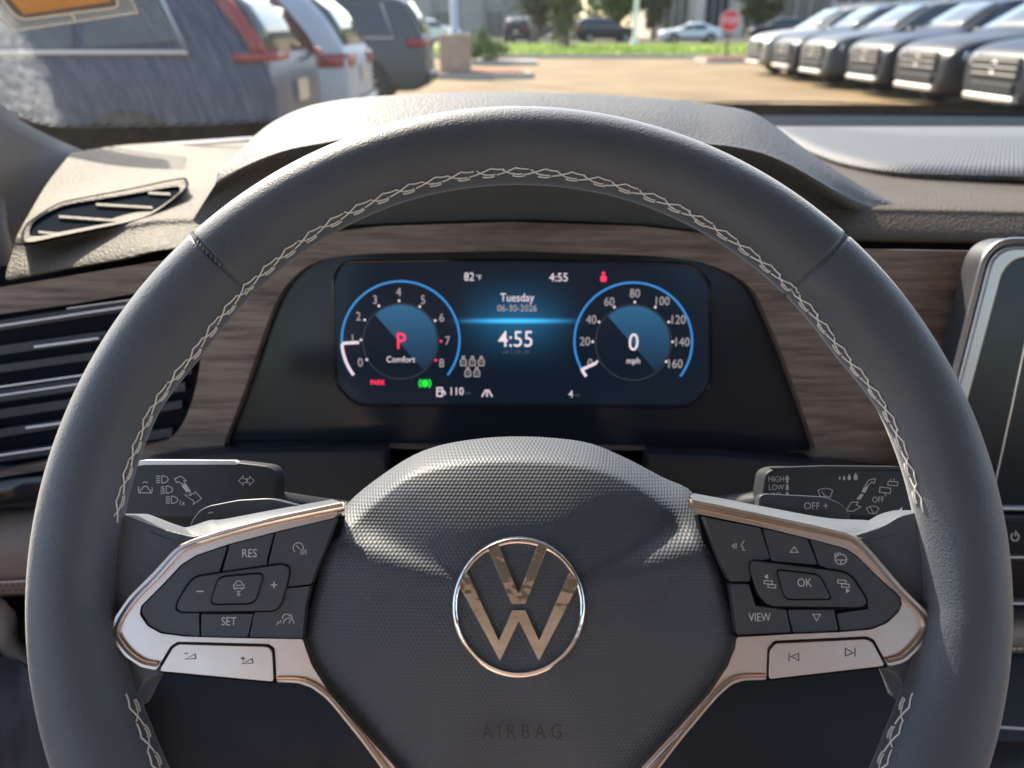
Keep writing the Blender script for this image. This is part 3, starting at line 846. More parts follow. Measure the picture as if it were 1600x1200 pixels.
def frame(pts, paths, side):
    """flat face of the spoke trim with a raised chamfered bead along its outer edge"""
    m_ = holeplate(rnd(pts, 3, 2), [], W, .0030, .009)
    for path, wd in paths:
        p = spl(path, 5); N = len(p)
        tp = [min(1, .25+4*i/N, .25+4*(N-1-i)/N) for i in range(N)]
        rows = []
        for k, hh in ((-.06, -.006), (-.06, .0010), (.10, .0020), (.80, .0043), (.98, .0044), (1.15, .0028)):
            q = offs(p, wd*k*side)
            rows.append([W.hit(x, y, hh) for x, y in q])
        m_.grid(rows)
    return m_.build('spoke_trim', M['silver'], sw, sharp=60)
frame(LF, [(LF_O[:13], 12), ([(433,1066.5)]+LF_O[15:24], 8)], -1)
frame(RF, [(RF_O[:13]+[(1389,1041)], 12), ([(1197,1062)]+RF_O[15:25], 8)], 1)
def button(pts, hh, name='button', m=None, r=3, ins=1.4, bev=.0009, t=.006, lab=None):
    b = MB(); b.plate(rnd(inset(pts, ins), r, 3), W, hh, t)
    o = b.build(name, m or M['button'], sw, bevel=bev, seg=2)
    if lab: o['label'] = lab
    return o
# dark recess behind the buttons
for pts in (LF_I+[(535,806),(500,998)], RF_I+[(1090,806),(1130,993)]):
    b = MB(); b.plate(pts, W, -.0040, .006); b.build('switch_recess', M['gap'], sw)
HB = .0022
def sym(o, fn_):
    q = MB(); fn_(q); q.build('symbol', M['paint'], o)
    return o
HS = HB+.00012
bl = button([(219,955),(221,947),(256,912),(284,882),(308,867),(357,851),(344,893),(312,960),(313,996),(290,994),(252,989),(231,977)], HB, lab='blank left end button')
b1 = button([(358,850),(430,831),(418,875),(420,905),(345,905),(346,893)], HB)
sym(b1, lambda q: q.text('RES', 389.5, 865, 13, W, HS, .86))
b2 = button([(430,831),(527,808),(512,850),(495,890),(487,914),(440,919),(418,905),(418,880)], HB)
sym(b2, lambda q: (q.text('0/I', 474, 863, 8, W, HS), ribs(q, [(arc(466,856,8,8,-30,230,14), False), ([(463,852),(468,858)], False)], W, HS, 1.2)))
b3 = button([(313,958),(400,958),(396,962),(388,997),(313,996)], HB)
sym(b3, lambda q: q.text('SET', 357.5, 971.5, 13, W, HS, .86))
b4 = button([(396,958),(440,919),(486,914),(478,950),(474,999),(388,997)], HB)
def lane(q):
    ribs(q, [([(437,974),(439,969)], False), ([(441,966),(443,961)], False), ([(454,960),(457,966)], False), (arc(451,973,8,7,-10,190,12), False), ([(451,974),(454,969)], False),
      ([(442,967),(442,963),(444,960),(451,960),(453,963)], False), ([(432,977),(435,971)], False)], W, HS, 1.2)
sym(b4, lane)
b = MB(); b.plate(rnd(inset([(274,952),(278,938),(297,908),(308,900),(440,881),(451,885),(452,898),(440,944),(430,955),(283,957)], -1.6), 9, 3), W, HB+.0003, .004); b.build('button_gap', M['gap'], sw)
ringL = button([(274,952),(278,938),(297,908),(308,900),(440,881),(451,885),(452,898),(440,944),(430,955),(283,957)], HB+.0016, 'button_ring', r=9, ins=.6, bev=.0012)
sym(ringL, lambda q: ribs(q, [([(307,924),(318,924)], False), ([(423,914),(433,914)], False), ([(428,909),(428,919)], False)], W, HB+.00172, 1.7))
b = MB(); b.plate(rnd([(328,940),(339,905),(348,899),(407,894),(412,900),(401,938),(392,945),(333,946)], 7, 3), W, HB+.0018, .004); b.build('button_gap', M['gap'], sw)
b5 = button([(329,939),(340,906),(349,901),(406,896),(411,901),(400,936),(391,943),(334,944)], HB+.0026, r=6, ins=.6)
def carsym(q):
    ribs(q, [([(365,919),(365,914),(368,911),(370,908),(376,908),(378,911),(381,914),(381,919)], True), ([(368,919),(368,922)], False), ([(378,919),(378,922)], False), ([(368,914.5),(378,914.5)], False), ([(370,924),(376,924)], False), ([(371,927),(375,927)], False), ([(370,930),(376,930)], False)], W, HB+.00272, 1.2)
sym(b5, carsym)
# right switches
c1 = button([(1098,806),(1189,824),(1205,874),(1180,880),(1172,910),(1140,910),(1125,880)], HB)
def voice(q):
    ribs(q, [([(1163,844),(1160,849),(1158,853),(1161,855),(1160,859),(1165,860)], False), (arc(1155,853,5,6,140,220,6), False), (arc(1153,853,6,8,145,215,6), False), (arc(1151,853,7,3,145,215,4), False)], W, HS, 1.2)
sym(c1, voice)
c2 = button([(1190,824),(1263,841),(1279,884),(1205,878)], HB)
sym(c2, lambda q: ribs(q, [([(1241,854),(1247,863),(1235,863)], True)], W, HS, 1.3))
c3 = button([(1264,841),(1322,857),(1340,869),(1368,897),(1405,932),(1410,943),(1404,957),(1386,973),(1361,983),(1313,987),(1306,958),(1356,950),(1335,905),(1279,884)], HB)
def heat(q):
    ribs(q, [(arc(1314,874,9,8,0,359,20), True), ([(1306,875),(1322,875)], False), ([(1314,876),(1314,881)], False), ([(1305,871),(1304,867),(1306,864)], False), ([(1309,869),(1308,866),(1310,863)], False), ([(1313,865),(1312,863)], False)], W, HS, 1.4)
sym(c3, heat)
c4 = button([(1140,911),(1172,911),(1182,945),(1230,951),(1238,990),(1151,994)], HB)
sym(c4, lambda q: q.text('VIEW', 1187, 965, 13, W, HS, .8))
c5 = button([(1229,951),(1304,951),(1312,987),(1239,990)], HB)
sym(c5, lambda q: ribs(q, [([(1276,970),(1270,960),(1282,960)], True)], W, HS, 1.3))
b = MB(); b.plate(rnd(inset([(1171,884),(1176,876),(1183,876),(1318,893),(1332,901),(1354,935),(1355,944),(1346,950),(1206,948),(1194,941),(1182,924)], -1.6), 9, 3), W, HB+.0003, .004); b.build('button_gap', M['gap'], sw)
ringR = button([(1171,884),(1176,876),(1183,876),(1318,893),(1332,901),(1354,935),(1355,944),(1346,950),(1206,948),(1194,941),(1182,924)], HB+.0016, 'button_ring', r=9, ins=.6, bev=.0012)
def pages(q):
    for x, y, tri in ((1203, 912, ((1194,901),(1200,897),(1200,905))), (1318, 911, ((1328,923),(1322,919),(1322,927)))):
        ribs(q, [([(x-9,y-5),(x+4,y-4),(x+4,y+1),(x-9,y)], True), ([(x-3,y+1),(x+9,y+2),(x+9,y+7),(x-3,y+6)], True)], W, HB+.00172, 1.2)
        q.face(tri, W, HB+.00174)
sym(ringR, pages)
b = MB(); b.plate(rnd([(1213,893),(1217,889),(1277,896),(1284,902),(1300,934),(1297,938),(1231,938),(1224,932)], 7, 3), W, HB+.0018, .004); b.build('button_gap', M['gap'], sw)
c6 = button([(1215,894),(1218,891),(1277,898),(1283,903),(1298,933),(1295,936),(1232,936),(1225,931)], HB+.0026, r=6, ins=.6)
sym(c6, lambda q: q.text('OK', 1257, 911, 13, W, HB+.00272, .86))
# silver rockers under the switches
for pts, nm in ((RK_L, 'volume_button'), (RK_R, 'track_button')):
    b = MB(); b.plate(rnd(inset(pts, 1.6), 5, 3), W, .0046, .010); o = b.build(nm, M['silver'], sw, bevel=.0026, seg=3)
    b = MB(); b.plate(scl(pts, (1.02, 1.03), (sum(p[0] for p in pts)/6, sum(p[1] for p in pts)/6)), W, -.002, .006); b.build('button_gap', M['gap'], sw)
    q = MB()
    if pts is RK_L:
        ribs(q, [([(289,1030),(305,1022),(306,1029)], True), ([(288,1021),(294,1021)], False), ([(378,1037),(394,1029),(395,1036)], True), ([(376,1029),(383,1029)], False), ([(379.5,1025.5),(379.5,1032.5)], False)], W, .00472, 1.4)
    else:
        ribs(q, [([(1233,1020),(1233,1033)], False), ([(1236,1026),(1248,1021),(1248,1032)], True), ([(1336,1013),(1336,1026)], False), ([(1321,1013),(1333,1020),(1321,1025)], True)], W, .00472, 1.4)
    q.build('symbol', M['dkpaint'], o)
# shift paddles behind the spokes
for pts, nm in (([(296,822,6),(300,812,8),(311,797,10),(326,790,6),(372,781,6),(424,778,14),(470,790,10),(470,840,4),(300,850,4)], '-'), ([(1186,775,8),(1196,771,8),(1290,776,10),(1318,788,12),(1328,804,8),(1330,840,4),(1180,835,4)], 'OFF +')):
    b = MB(); b.plate(rnd(pts, 8, 5), W, -.026, .006); o = b.build('shift_paddle', M['button'], sw, bevel=.0016, seg=3)
    q = MB()
    if nm == '-': ribs(q, [([(325,801.5),(333,800.5)], False)], W, -.0258, 1.8)
    else: q.text('OFF +', 1275, 791, 11, W, -.0258, .95)
    q.build('symbol', M['paint'], o)

# airbag pad
PAD = [((820,682),-.050,(815,727),-.008),((910,690),-.050,(915,736),-.008),((968,711),-.048,(985,760),-.009),((1034,745),-.042,(1030,792),-.010),((1085,773),-.034,(1058,822),-.010),
 ((1108,845),-.007,(1090,862),-.0008),((1135,930),-.0045,(1116,936),-.001),((1149,1000),-.0035,(1128,1000),-.0008),((1141,1035),-.0035,(1118,1033),-.0008),((1113,1077),-.0035,(1094,1068),-.0008),
 ((1062,1138),-.0035,(1042,1122),-.0008),((1004,1205),-.0035,(986,1182),-.001),((960,1250),-.012,(940,1222),-.0008),((815,1268),-.007,(815,1234),-.007),((670,1250),-.012,(690,1222),-.0008),
 ((618,1205),-.0035,(638,1182),-.001),((562,1138),-.0035,(582,1122),-.0008),((512,1077),-.0035,(532,1068),-.0008),((482,1035),-.0035,(505,1033),-.0008),((474,1000),-.0035,(496,1000),-.0008),
 ((488,930),-.0045,(507,936),-.001),((513,840),-.007,(533,858),-.0008),((542,788),-.030,(562,818),-.010),((600,740),-.042,(603,778),-.010),((662,704),-.048,(645,748),-.009),((735,687),-.050,(720,731),-.008)]
e = spl([(a[0], a[1], h1, b_[0], b_[1], h2) for a, h1, b_, h2 in PAD], 4, True)
CX, CY = 814, 945
rows = [[W.hit(x, y, h1-.012) for x, y, h1, _, _, _ in e]]
for t in (0, .3, .6, .85, 1.0):
    hh = math.sin(t*math.pi/2)
    rows.append([W.hit(x+(X-x)*t, y+(Y-y)*t, h1+(h2-h1)*hh) for x, y, h1, X, Y, h2 in e])
for t in (.1, .2, .35, .5, .65, .8, .92, .999):
    rows.append([W.hit(X+(CX-X)*t, Y+(CY-Y)*t, h2+(.0065-h2)*(1-(1-t)**2.2)) for _, _, _, X, Y, h2 in e])
b = MB(); b.grid(rows, closed_u=True); pad = b.build('airbag_pad', M['pad'], sw, sharp=75)
# emblem: chrome ring with the two letters
def Z(x, y): return (600+x*.35, 780+y*.35)
ECX, ECY = 810.5, 949.8
HE = .0082
ring_o = [(ECX+104*math.cos(a), ECY+109.5*math.sin(a)) for a in [2*math.pi*i/72 for i in range(72)]]
ring_i = [(ECX+96*math.cos(a), ECY+100.5*math.sin(a)) for a in [2*math.pi*i/72 for i in range(72)]]
ring_m = [(ECX+100*math.cos(a), ECY+105*math.sin(a)) for a in [2*math.pi*i/72 for i in range(72)]]
b = MB(); b.plate([(ECX+105*math.cos(a), ECY+110.5*math.sin(a)) for a in [2*math.pi*i/48 for i in range(48)]], W, .0066, .006); b.build('emblem_base', M['pad'], sw)
b = MB()
b.grid([[W.hit(x, y, .004) for x, y in ring_o], [W.hit(x, y, HE-.0006) for x, y in ring_o], [W.hit(ECX+(x-ECX)*.985, ECY+(y-ECY)*.985, HE) for x, y in ring_o], [W.hit(ECX+(x-ECX)*1.012, ECY+(y-ECY)*1.012, HE) for x, y in ring_i], [W.hit(x, y, HE-.0006) for x, y in ring_i], [W.hit(x, y, .004) for x, y in ring_i]], closed_u=True)
emb = b.build('emblem', M['chrome'], sw, sharp=70)
for poly in ([(462,214),(508,196,2),(600,424,10),(690,196,2),(730,214),(632,467,5),(570,467,5)], [(340,352),(372,328),(512,632,8),(573,496,5),(631,496,5),(692,632,8),(826,328),(858,352),(866,384,6),(691,722,6),(602,542,10),(518,722,6),(336,384,6)]):
    b = MB(); b.plate(rnd([(*Z(p[0], p[1]), (p[2] if len(p) > 2 else .8)*.35) for p in poly], 1, 3), W, HE+.0003, .005)
    b.build('emblem_letter', M['chrome'], emb, bevel=.0006, seg=3)
q = MB()
for x0, s in ((592, 1), (1028, -1)):
    ribs(q, [([(x0-10*s,925),(x0-10*s,943)], False), ([(x0-10*s,931),(x0+12*s,933),(x0+12*s,940),(x0-2*s,940)], False), (arc(x0+2*s, 941, 4, 4, 200, 340, 6), False)], W, .0052, .9)
q.build('horn_symbol', M['padmark'], pad)
q = MB(); q.text('A I R B A G', 816, 1144, 23, W, .0046, .82)
q.build('lettering', M['padmark'], pad)

# ------------------------------------------------------------------ touchscreen and centre stack at the right
TS = FA.off(.030)
ts = empty('touchscreen')
tag(ts, 'black touchscreen in a satin silver bezel at the right edge', 'touchscreen')
def tsout(d, r): return rnd([(1541+d, 372+d*1.0, r), (2150-d, 384+d, r), (2120-d, 815-d*.6, r), (1432+d*1.15, 806-d*.5, r)], r, 8)
b = MB(); b.plate(tsout(0, 46), TS, 0, .022); b.build('bezel_back', M['plastic'], ts, bevel=.003, seg=3)
b = MB(); b.tube([TS.hit(x, y, -.001) for x, y in tsout(3, 44)], .0022, closed=True, n=8); b.build('bezel_edge', M['bezel'], ts)
h0 = tsout(12, 40); h1 = tsout(33, 34)
b = holeplate(h0, [h1], TS, .003, .010); b.build('bezel', M['bezel'], ts, bevel=.0025, seg=3)
b = MB(); b.plate(tsout(30, 34), TS, .0012, .004); b.build('glass', M['glass_black'], ts)
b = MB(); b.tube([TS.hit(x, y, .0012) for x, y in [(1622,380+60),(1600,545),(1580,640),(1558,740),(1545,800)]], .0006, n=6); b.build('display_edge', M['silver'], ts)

cs = empty('climate_panel')
tag(cs, 'gloss black climate control panel with power symbol below the touchscreen', 'control panel')
CP = FA.off(.045)
b = MB(); b.plate(rnd([(1440,812),(2000,812),(2000,870),(1440,866)], 4, 3), CP, 0, .02); b.build('touch_strip', M['glass_black'], cs, bevel=.002)
b = MB(); b.plate(rnd([(1440,872),(2000,876),(2000,938),(1440,934)], 4, 3), CP, -.002, .02); b.build('tray_front', M['gloss'], cs, bevel=.002)
b = MB(); b.plate([(1440,868.5),(2000,872),(2000,875),(1440,871)], CP, -.001, .01); b.plate([(1440,941),(2000,945),(2000,948),(1440,943.5)], CP, -.001, .01); b.build('trim_line', M['strip'], cs)
q = MB(); ribs(q, [(arc(1586, 838.5, 6, 6.5, 60, -240, 16), False), ([(1587.5,829),(1586.5,838)], False)], CP, .0003, 1.7); q.build('symbol', M['paint'], cs)
b = MB(); b.grid([[atY(x, y, Y) for x in (1440, 1600, 1800, 2000)] for y, Y in ((948,.50),(968,.470),(990,.462),(1012,.464),(1020,.475))]); b.build('leather_pad', M['roll'], cs, sharp=70)
b = MB(); b.grid([[atY(x, y, Y) for x in (1400, 1600, 1800, 2000)] for y, Y in ((1019,.475),(1030,.49),(1100,.47),(1200,.43),(1500,.38))]); b.build('lower_stack', M['gloss'], cs, sharp=70)
b = MB(); b.tube([atY(x, y, .452) for x, y in ((1440,1130),(1564,1136),(1640,1141),(1800,1150))], .0011, n=8); b.tube([atY(x, y, .478) for x, y in ((1570,1060),(1582,1072),(1600,1078),(1800,1086))], .0006, n=6); b.build('bright_strip', M['strip'], cs)
mm = MB()
for i in range(16):
    x = 1500+i*9; a = atY(x, 1013, .4615); c = atY(x+6, 1013, .4615); mm.tube([a, (a+c)/2+Vector((0, -.0008, 0)), c], .0006, n=5)
mm.build('stitching', M['thread'], cs)

# ------------------------------------------------------------------ windshield
ZB = 1.165
def wy(x, z): return 1.22 - .12*((x-.38)/1.0)**2 - .5*(z-ZB) - 2.0*max(0, z-ZB)**2
def hitW(px_, py_, off=0.0):
    r = ray(px_, py_); a, c = .3, 3.0
    for _ in range(50):
        t = (a+c)/2; p = EYE+r*t
        if p.y < wy(p.x, p.z)-off: a = t
        else: c = t
    return EYE+r*(a+c)/2
ws = empty('windshield')
tag(ws, 'dusty car windshield with white dried residue down its left edge', 'windshield')
m = bpy.data.materials.new('windshield_glass'); m.use_nodes = True
ns, ln = m.node_tree.nodes, m.node_tree.links
ns.remove(ns['Principled BSDF']); out = ns['Material Output']
tr = nd(m, 'ShaderNodeBsdfTransparent'); tr.inputs[0].default_value = (.955, .97, .965, 1)
gl = nd(m, 'ShaderNodeBsdfGlossy'); gl.inputs['Roughness'].default_value = .02
mx = nd(m, 'ShaderNodeMixShader'); mx.inputs[0].default_value = .012; ln.new(tr.outputs[0], mx.inputs[1]); ln.new(gl.outputs[0], mx.inputs[2])
df = nd(m, 'ShaderNodeBsdfDiffuse'); df.inputs[0].default_value = (.72, .76, .76, 1)
tl = nd(m, 'ShaderNodeBsdfTranslucent'); tl.inputs[0].default_value = (.72, .76, .76, 1)
ad = nd(m, 'ShaderNodeMixShader'); ad.inputs[0].default_value = .5; ln.new(df.outputs[0], ad.inputs[1]); ln.new(tl.outputs[0], ad.inputs[2])
v = coords(m); sx = nd(m, 'ShaderNodeSeparateXYZ'); ln.new(v, sx.inputs[0])
pa, pb = hitW(25, 45), hitW(92, 188)
kk = (pb.x-pa.x)/(pb.z-pa.z)
side = math_(m, 'SUBTRACT', math_(m, 'SUBTRACT', sx.outputs[0], pa.x), math_(m, 'MULTIPLY', math_(m, 'SUBTRACT', sx.outputs[2], pa.z), kk))
wob = math_(m, 'MULTIPLY', math_(m, 'SUBTRACT', noise(m, v, 55, 3), .5), .03)
side = math_(m, 'ADD', side, wob)
def mrange(src, a, b_, c, d):
    q = nd(m, 'ShaderNodeMapRange'); 
    for i, z_ in enumerate((a, b_, c, d)): q.inputs[i+1].default_value = z_
    ln.new(src, q.inputs[0]); return q.outputs[0]
strong = math_(m, 'MULTIPLY', mrange(side, -.004, .008, 1, 0), mrange(sx.outputs[2], 1.33, 1.40, 1, .08))
spots = mrange(noise(m, coords(m, (1, 1, 1)), 95, 5, .7), .40, .66, .08, .36)
streak = mrange(noise(m, coords(m, (60, 8, 8)), 6, 4, .7), .42, .72, 0, .36)
film = math_(m, 'MULTIPLY', mrange(sx.outputs[0], -.55, .22, .05, .014), mrange(sx.outputs[2], 1.33, 1.42, 1, .4))
speck = mrange(noise(m, coords(m), 260, 2, .6), .66, .74, 0, .10)
leftm = mrange(sx.outputs[0], -.36, -.05, 1, .03)
f = math_(m, 'MULTIPLY', strong, math_(m, 'MAXIMUM', spots, streak))
blot = mrange(noise(m, coords(m, (70, 9, 9)), 2.2, 5, .75), .45, .75, 0, .06)
f = math_(m, 'ADD', f, math_(m, 'ADD', math_(m, 'MULTIPLY', speck, leftm), math_(m, 'ADD', film, math_(m, 'MULTIPLY', blot, leftm))))
f = math_(m, 'MINIMUM', f, .8)
m2 = nd(m, 'ShaderNodeMixShader'); ln.new(math_(m, 'MULTIPLY', f, DUST := .55), m2.inputs[0]); ln.new(mx.outputs[0], m2.inputs[1]); ln.new(ad.outputs[0], m2.inputs[2])
ln.new(m2.outputs[0], out.inputs['Surface'])
M['windshield'] = m
b = MB()
b.grid([[Vector((x, wy(x, z), z)) for x in [-.70+i*.08 for i in range(28)]] for z in [ZB-.03+j*.0317 for j in range(16)]])
b.build('glass', m, ws, sharp=80)
# printed black border: solid below, dots at its upper edge
m = mat('border_print', (.05, .05, .05), .6, spec=.2)
v = coords(m); tint(m, v, 60, (.045, .046, .048), (.07, .07, .07))
M['frit'] = m
ftop = [(-60,120),(0,167),(37,186),(75,196),(112,199),(187,199),(300,197),(420,190),(700,170),(1000,163),(1170,163),(1400,164),(1600,165),(2000,168)]
b = MB(); U_ = spl(ftop, 5)
b.grid([[hitW(x, y, .003) for x, y in U_], [hitW(x, y+12, .003) for x, y in U_], [hitW(x, y+45, .003) for x, y in U_]])
b.build('border_band', M['frit'], ws, sharp=80)
m = bpy.data.materials.new('border_dots'); m.use_nodes = True
ln = m.node_tree.links; bs = nodes(m)[2]; bs.inputs['Base Color'].default_value = (.035, .033, .032, 1)
hx = hexdots(m, coords(m, (1, 1, 1)), .0042)
ln.new(math_(m, 'GREATER_THAN', hx, .1), bs.inputs['Alpha'])
b = MB(); b.grid([[hitW(x, y-6, .003) for x, y in U_], [hitW(x, y-.3, .003) for x, y in U_]]); b.build('border_dots', m, ws, sharp=80)

# sticker on the glass, upper left
stk = empty('windshield_sticker')
tag(stk, 'orange sticker with dark rounded border on the upper left of the windshield', 'sticker')
p0, p1, p2 = hitW(20, 48, .006), hitW(210, 20, .006), hitW(10, -60, .006)
snn = (p1-p0).cross(p2-p0).normalized()
if snn.dot(EYE-p0) < 0: snn = -snn
SKP = Plane(p0, snn)
M['film'] = mat('clear_film', (.35, .38, .37), .35); M['film'].node_tree.nodes['Principled BSDF'].inputs['Alpha'].default_value = .22
M['orange'] = mat('orange_paper', (.62, .33, .13), .6); tint(M['orange'], coords(M['orange']), 30, (.58, .31, .12), (.66, .36, .15))
M['greyink'] = mat('grey_print', (.16, .14, .15), .6)
M['white'] = mat('white_paint', (.75, .75, .73), .5)
b = MB(); b.plate([(-32,-18),(-2,20),(21,49),(215,20),(196,-22)], SKP, 0, .0003); b.build('clear_film', M['film'], stk)
b = MB(); b.plate(rnd([(-8,-16),(30,30,16),(184,10,10),(174,-20)], 4, 5), SKP, .0006, .0003); b.build('border', M['greyink'], stk)
b = MB(); b.plate([(6,-14),(37,22.5),(173,2.5),(166,-17)], SKP, .0010, .0003); b.build('paper', M['orange'], stk)
b = MB(); b.ribbon(rnd([(-9,-16),(29,32,16),(186,11.5,10),(176,-20)], 4, 5)[3:-3], SKP, .0012, 2.2); b.ribbon([(-2,20),(21,49),(215,20),(206,0)], SKP, .0012, 1.8); b.ribbon([(111,20),(118,33)], SKP, .0013, 2); b.build('outline', M['white'], stk)

# ------------------------------------------------------------------ roof, seat and floor of the car round the camera
M['head'] = mat('headliner_cloth', (.30, .29, .28), .9)
bump(M['head'], noise(M['head'], coords(M['head']), 300, 3), .3, .001)
b = MB(); rows = []
for y, dz in ((.475, -.03), (.43, .0), (.3, .03), (-.3, .05), (-1.7, .03)):
    rows.append([Vector((.38+1.02*s*(1-.10*max(0, y)), y-.10*s*s*(1 if y > .5 else 0), 1.645+dz-.05*abs(s)**3)) for s in [-1+i/8 for i in range(17)]])
b.grid(rows); rf = b.build('car_roof', M['head'], None, solid=-.03, sharp=80)
tag(rf, 'pale cloth lined roof above the driver, outside the picture', 'car roof')
fl = MB(); fl.box((.38, -.4, .42), 1.7, 2.2, .04); f_ = fl.build('car_floor', M['plastic2'], None); tag(f_, 'dark carpeted car floor below the dashboard, outside the picture', 'car floor')
b = MB(); b.grid([[Vector((x, y, z)) for x, y in ((-.57,.05),(-.57,-.3),(-.56,-1.3),(-.3,-1.7),(.4,-1.75),(1.1,-1.7),(1.36,-1.3),(1.36,-.3),(1.32,.35))] for z in (.42, .7, .88, .95)])
cb = b.build('cabin_side_trim', M['pillar'], None, solid=.03, sharp=70); tag(cb, 'grey lower side trim round the cabin behind the camera, outside the picture', 'cabin trim')
seat = empty('warm_reflector_seat'); tag(seat, 'unseen driver seat added behind the camera, tan to warm the trim reflections', 'car seat')  # unseen seat, added so the trim and emblem reflect warm tones
def cush(pts, x0, x1, name, m=None):
    b = MB(); rows = []
    for t in (0, .12, .35, .65, .88, 1):
        k = 1-.10*(abs(t-.5)*2)**4
        cy = sum(p[0] for p in pts)/len(pts); cz = sum(p[1] for p in pts)/len(pts)
        rows.append([Vector((x0+(x1-x0)*t, cy+(y-cy)*k, cz+(z-cz)*k)) for y, z in spl(pts, 4, True)])
    b.grid(rows, closed_u=True); n = len(rows[0]); L0 = len(b.v)
    b.f.append(tuple(range(n))); b.f.append(tuple(range(L0-n, L0)))
    b.build(name, m or M['seat'], seat, sharp=60)
cush([(-.52,.60),(-.52,.72),(-.2,.70),(.10,.74),(.14,.68),(.10,.58),(-.2,.56)], -.27, .27, 'cushion')
cush([(-.36,.66),(-.42,1.0),(-.46,1.38),(-.54,1.40),(-.56,1.0),(-.50,.64)], -.28, .28, 'backrest')
b = MB()
rows = [[Vector((x, y+(.03 if 0 < i < 8 else .0), z)) for i, x in enumerate([-.5+.225*k for k in range(9)])] for y, z in ((-1.2,.55),(-.95,.62),(-.92,.72),(-1.25,.78),(-1.32,1.1),(-1.40,1.42),(-1.48,1.46),(-1.55,1.40),(-1.55,.6))]
b.grid(rows); rs = b.build('warm_reflector_bench', M['seat'], None, solid=.02, sharp=60); tag(rs, 'unseen tan bench added behind the driver seat for warm trim reflections', 'car seat')  # unseen bench, added to hide sky and warm the trim reflections
cush([(-.46,1.42),(-.46,1.56),(-.52,1.60),(-.56,1.52),(-.56,1.42)], -.16, .16, 'headrest', M['pillar'])  # grey to darken the upper part of the emblem's reflection

# ================================================================== OUTSIDE
def paint(name, c, metal=.0, rough=.38): return mat(name, c, rough, metal, spec=.28, coat=.0)
M['navy'] = paint('navy_paint', (.012, .028, .068))
M['whitep'] = paint('white_car_paint', (.36, .38, .40), .0)
M['pearl'] = paint('pearl_white_paint', (.68, .68, .67), .0)
M['greyp'] = paint('grey_car_paint', (.06, .068, .072))
M['darkp'] = paint('dark_car_paint', (.010, .014, .024))
M['silverp'] = paint('silver_car_paint', (.26, .25, .22), .3)
M['blackp'] = paint('black_car_paint', (.02, .022, .026))
M['tyre'] = mat('tyre_rubber', (.02, .02, .021), .8)
M['rimm'] = mat('alloy_rim', (.45, .45, .46), .3, .9)
M['cglass'] = mat('car_glass', (.03, .04, .042), .05, spec=.8)
M['tail'] = mat('red_lens', (.24, .008, .014), .3)
M['lampg'] = mat('headlamp_lens', (.85, .87, .9), .14, .35, coat=.3)
M['clad'] = mat('dark_cladding', (.012, .013, .015), .6, spec=.3)
M['skid'] = mat('skid_plate', (.55, .53, .50), .38, .6)

def interp(pts, x):
    for (a, za), (c, zc) in zip(pts, pts[1:]):
        if a <= x <= c: return za+(zc-za)*(x-a)/(c-a)
    return pts[0][1] if x < pts[0][0] else pts[-1][1]
PROF = {
 'suv': [(-2.5,.92),(-2.46,1.12),(-2.28,1.50),(-2.12,1.70),(-1.6,1.78),(-.5,1.79),(.32,1.71),(.7,1.47),(1.12,1.19),(1.6,1.15),(2.15,1.07),(2.40,.96),(2.5,.78)],
 'compact': [(-2.3,.90),(-2.27,1.06),(-2.05,1.42),(-1.80,1.63),(-1.3,1.68),(-.4,1.68),(.30,1.61),(.68,1.37),(1.10,1.12),(1.5,1.07),(1.95,1.0),(2.2,.88),(2.3,.72)],
 'sedan': [(-2.4,.80),(-2.36,.98),(-2.0,1.06),(-1.6,1.12),(-1.0,1.40),(-.4,1.46),(.2,1.43),(.6,1.25),(1.05,1.02),(1.5,.98),(2.1,.90),(2.32,.80),(2.4,.68)],
}
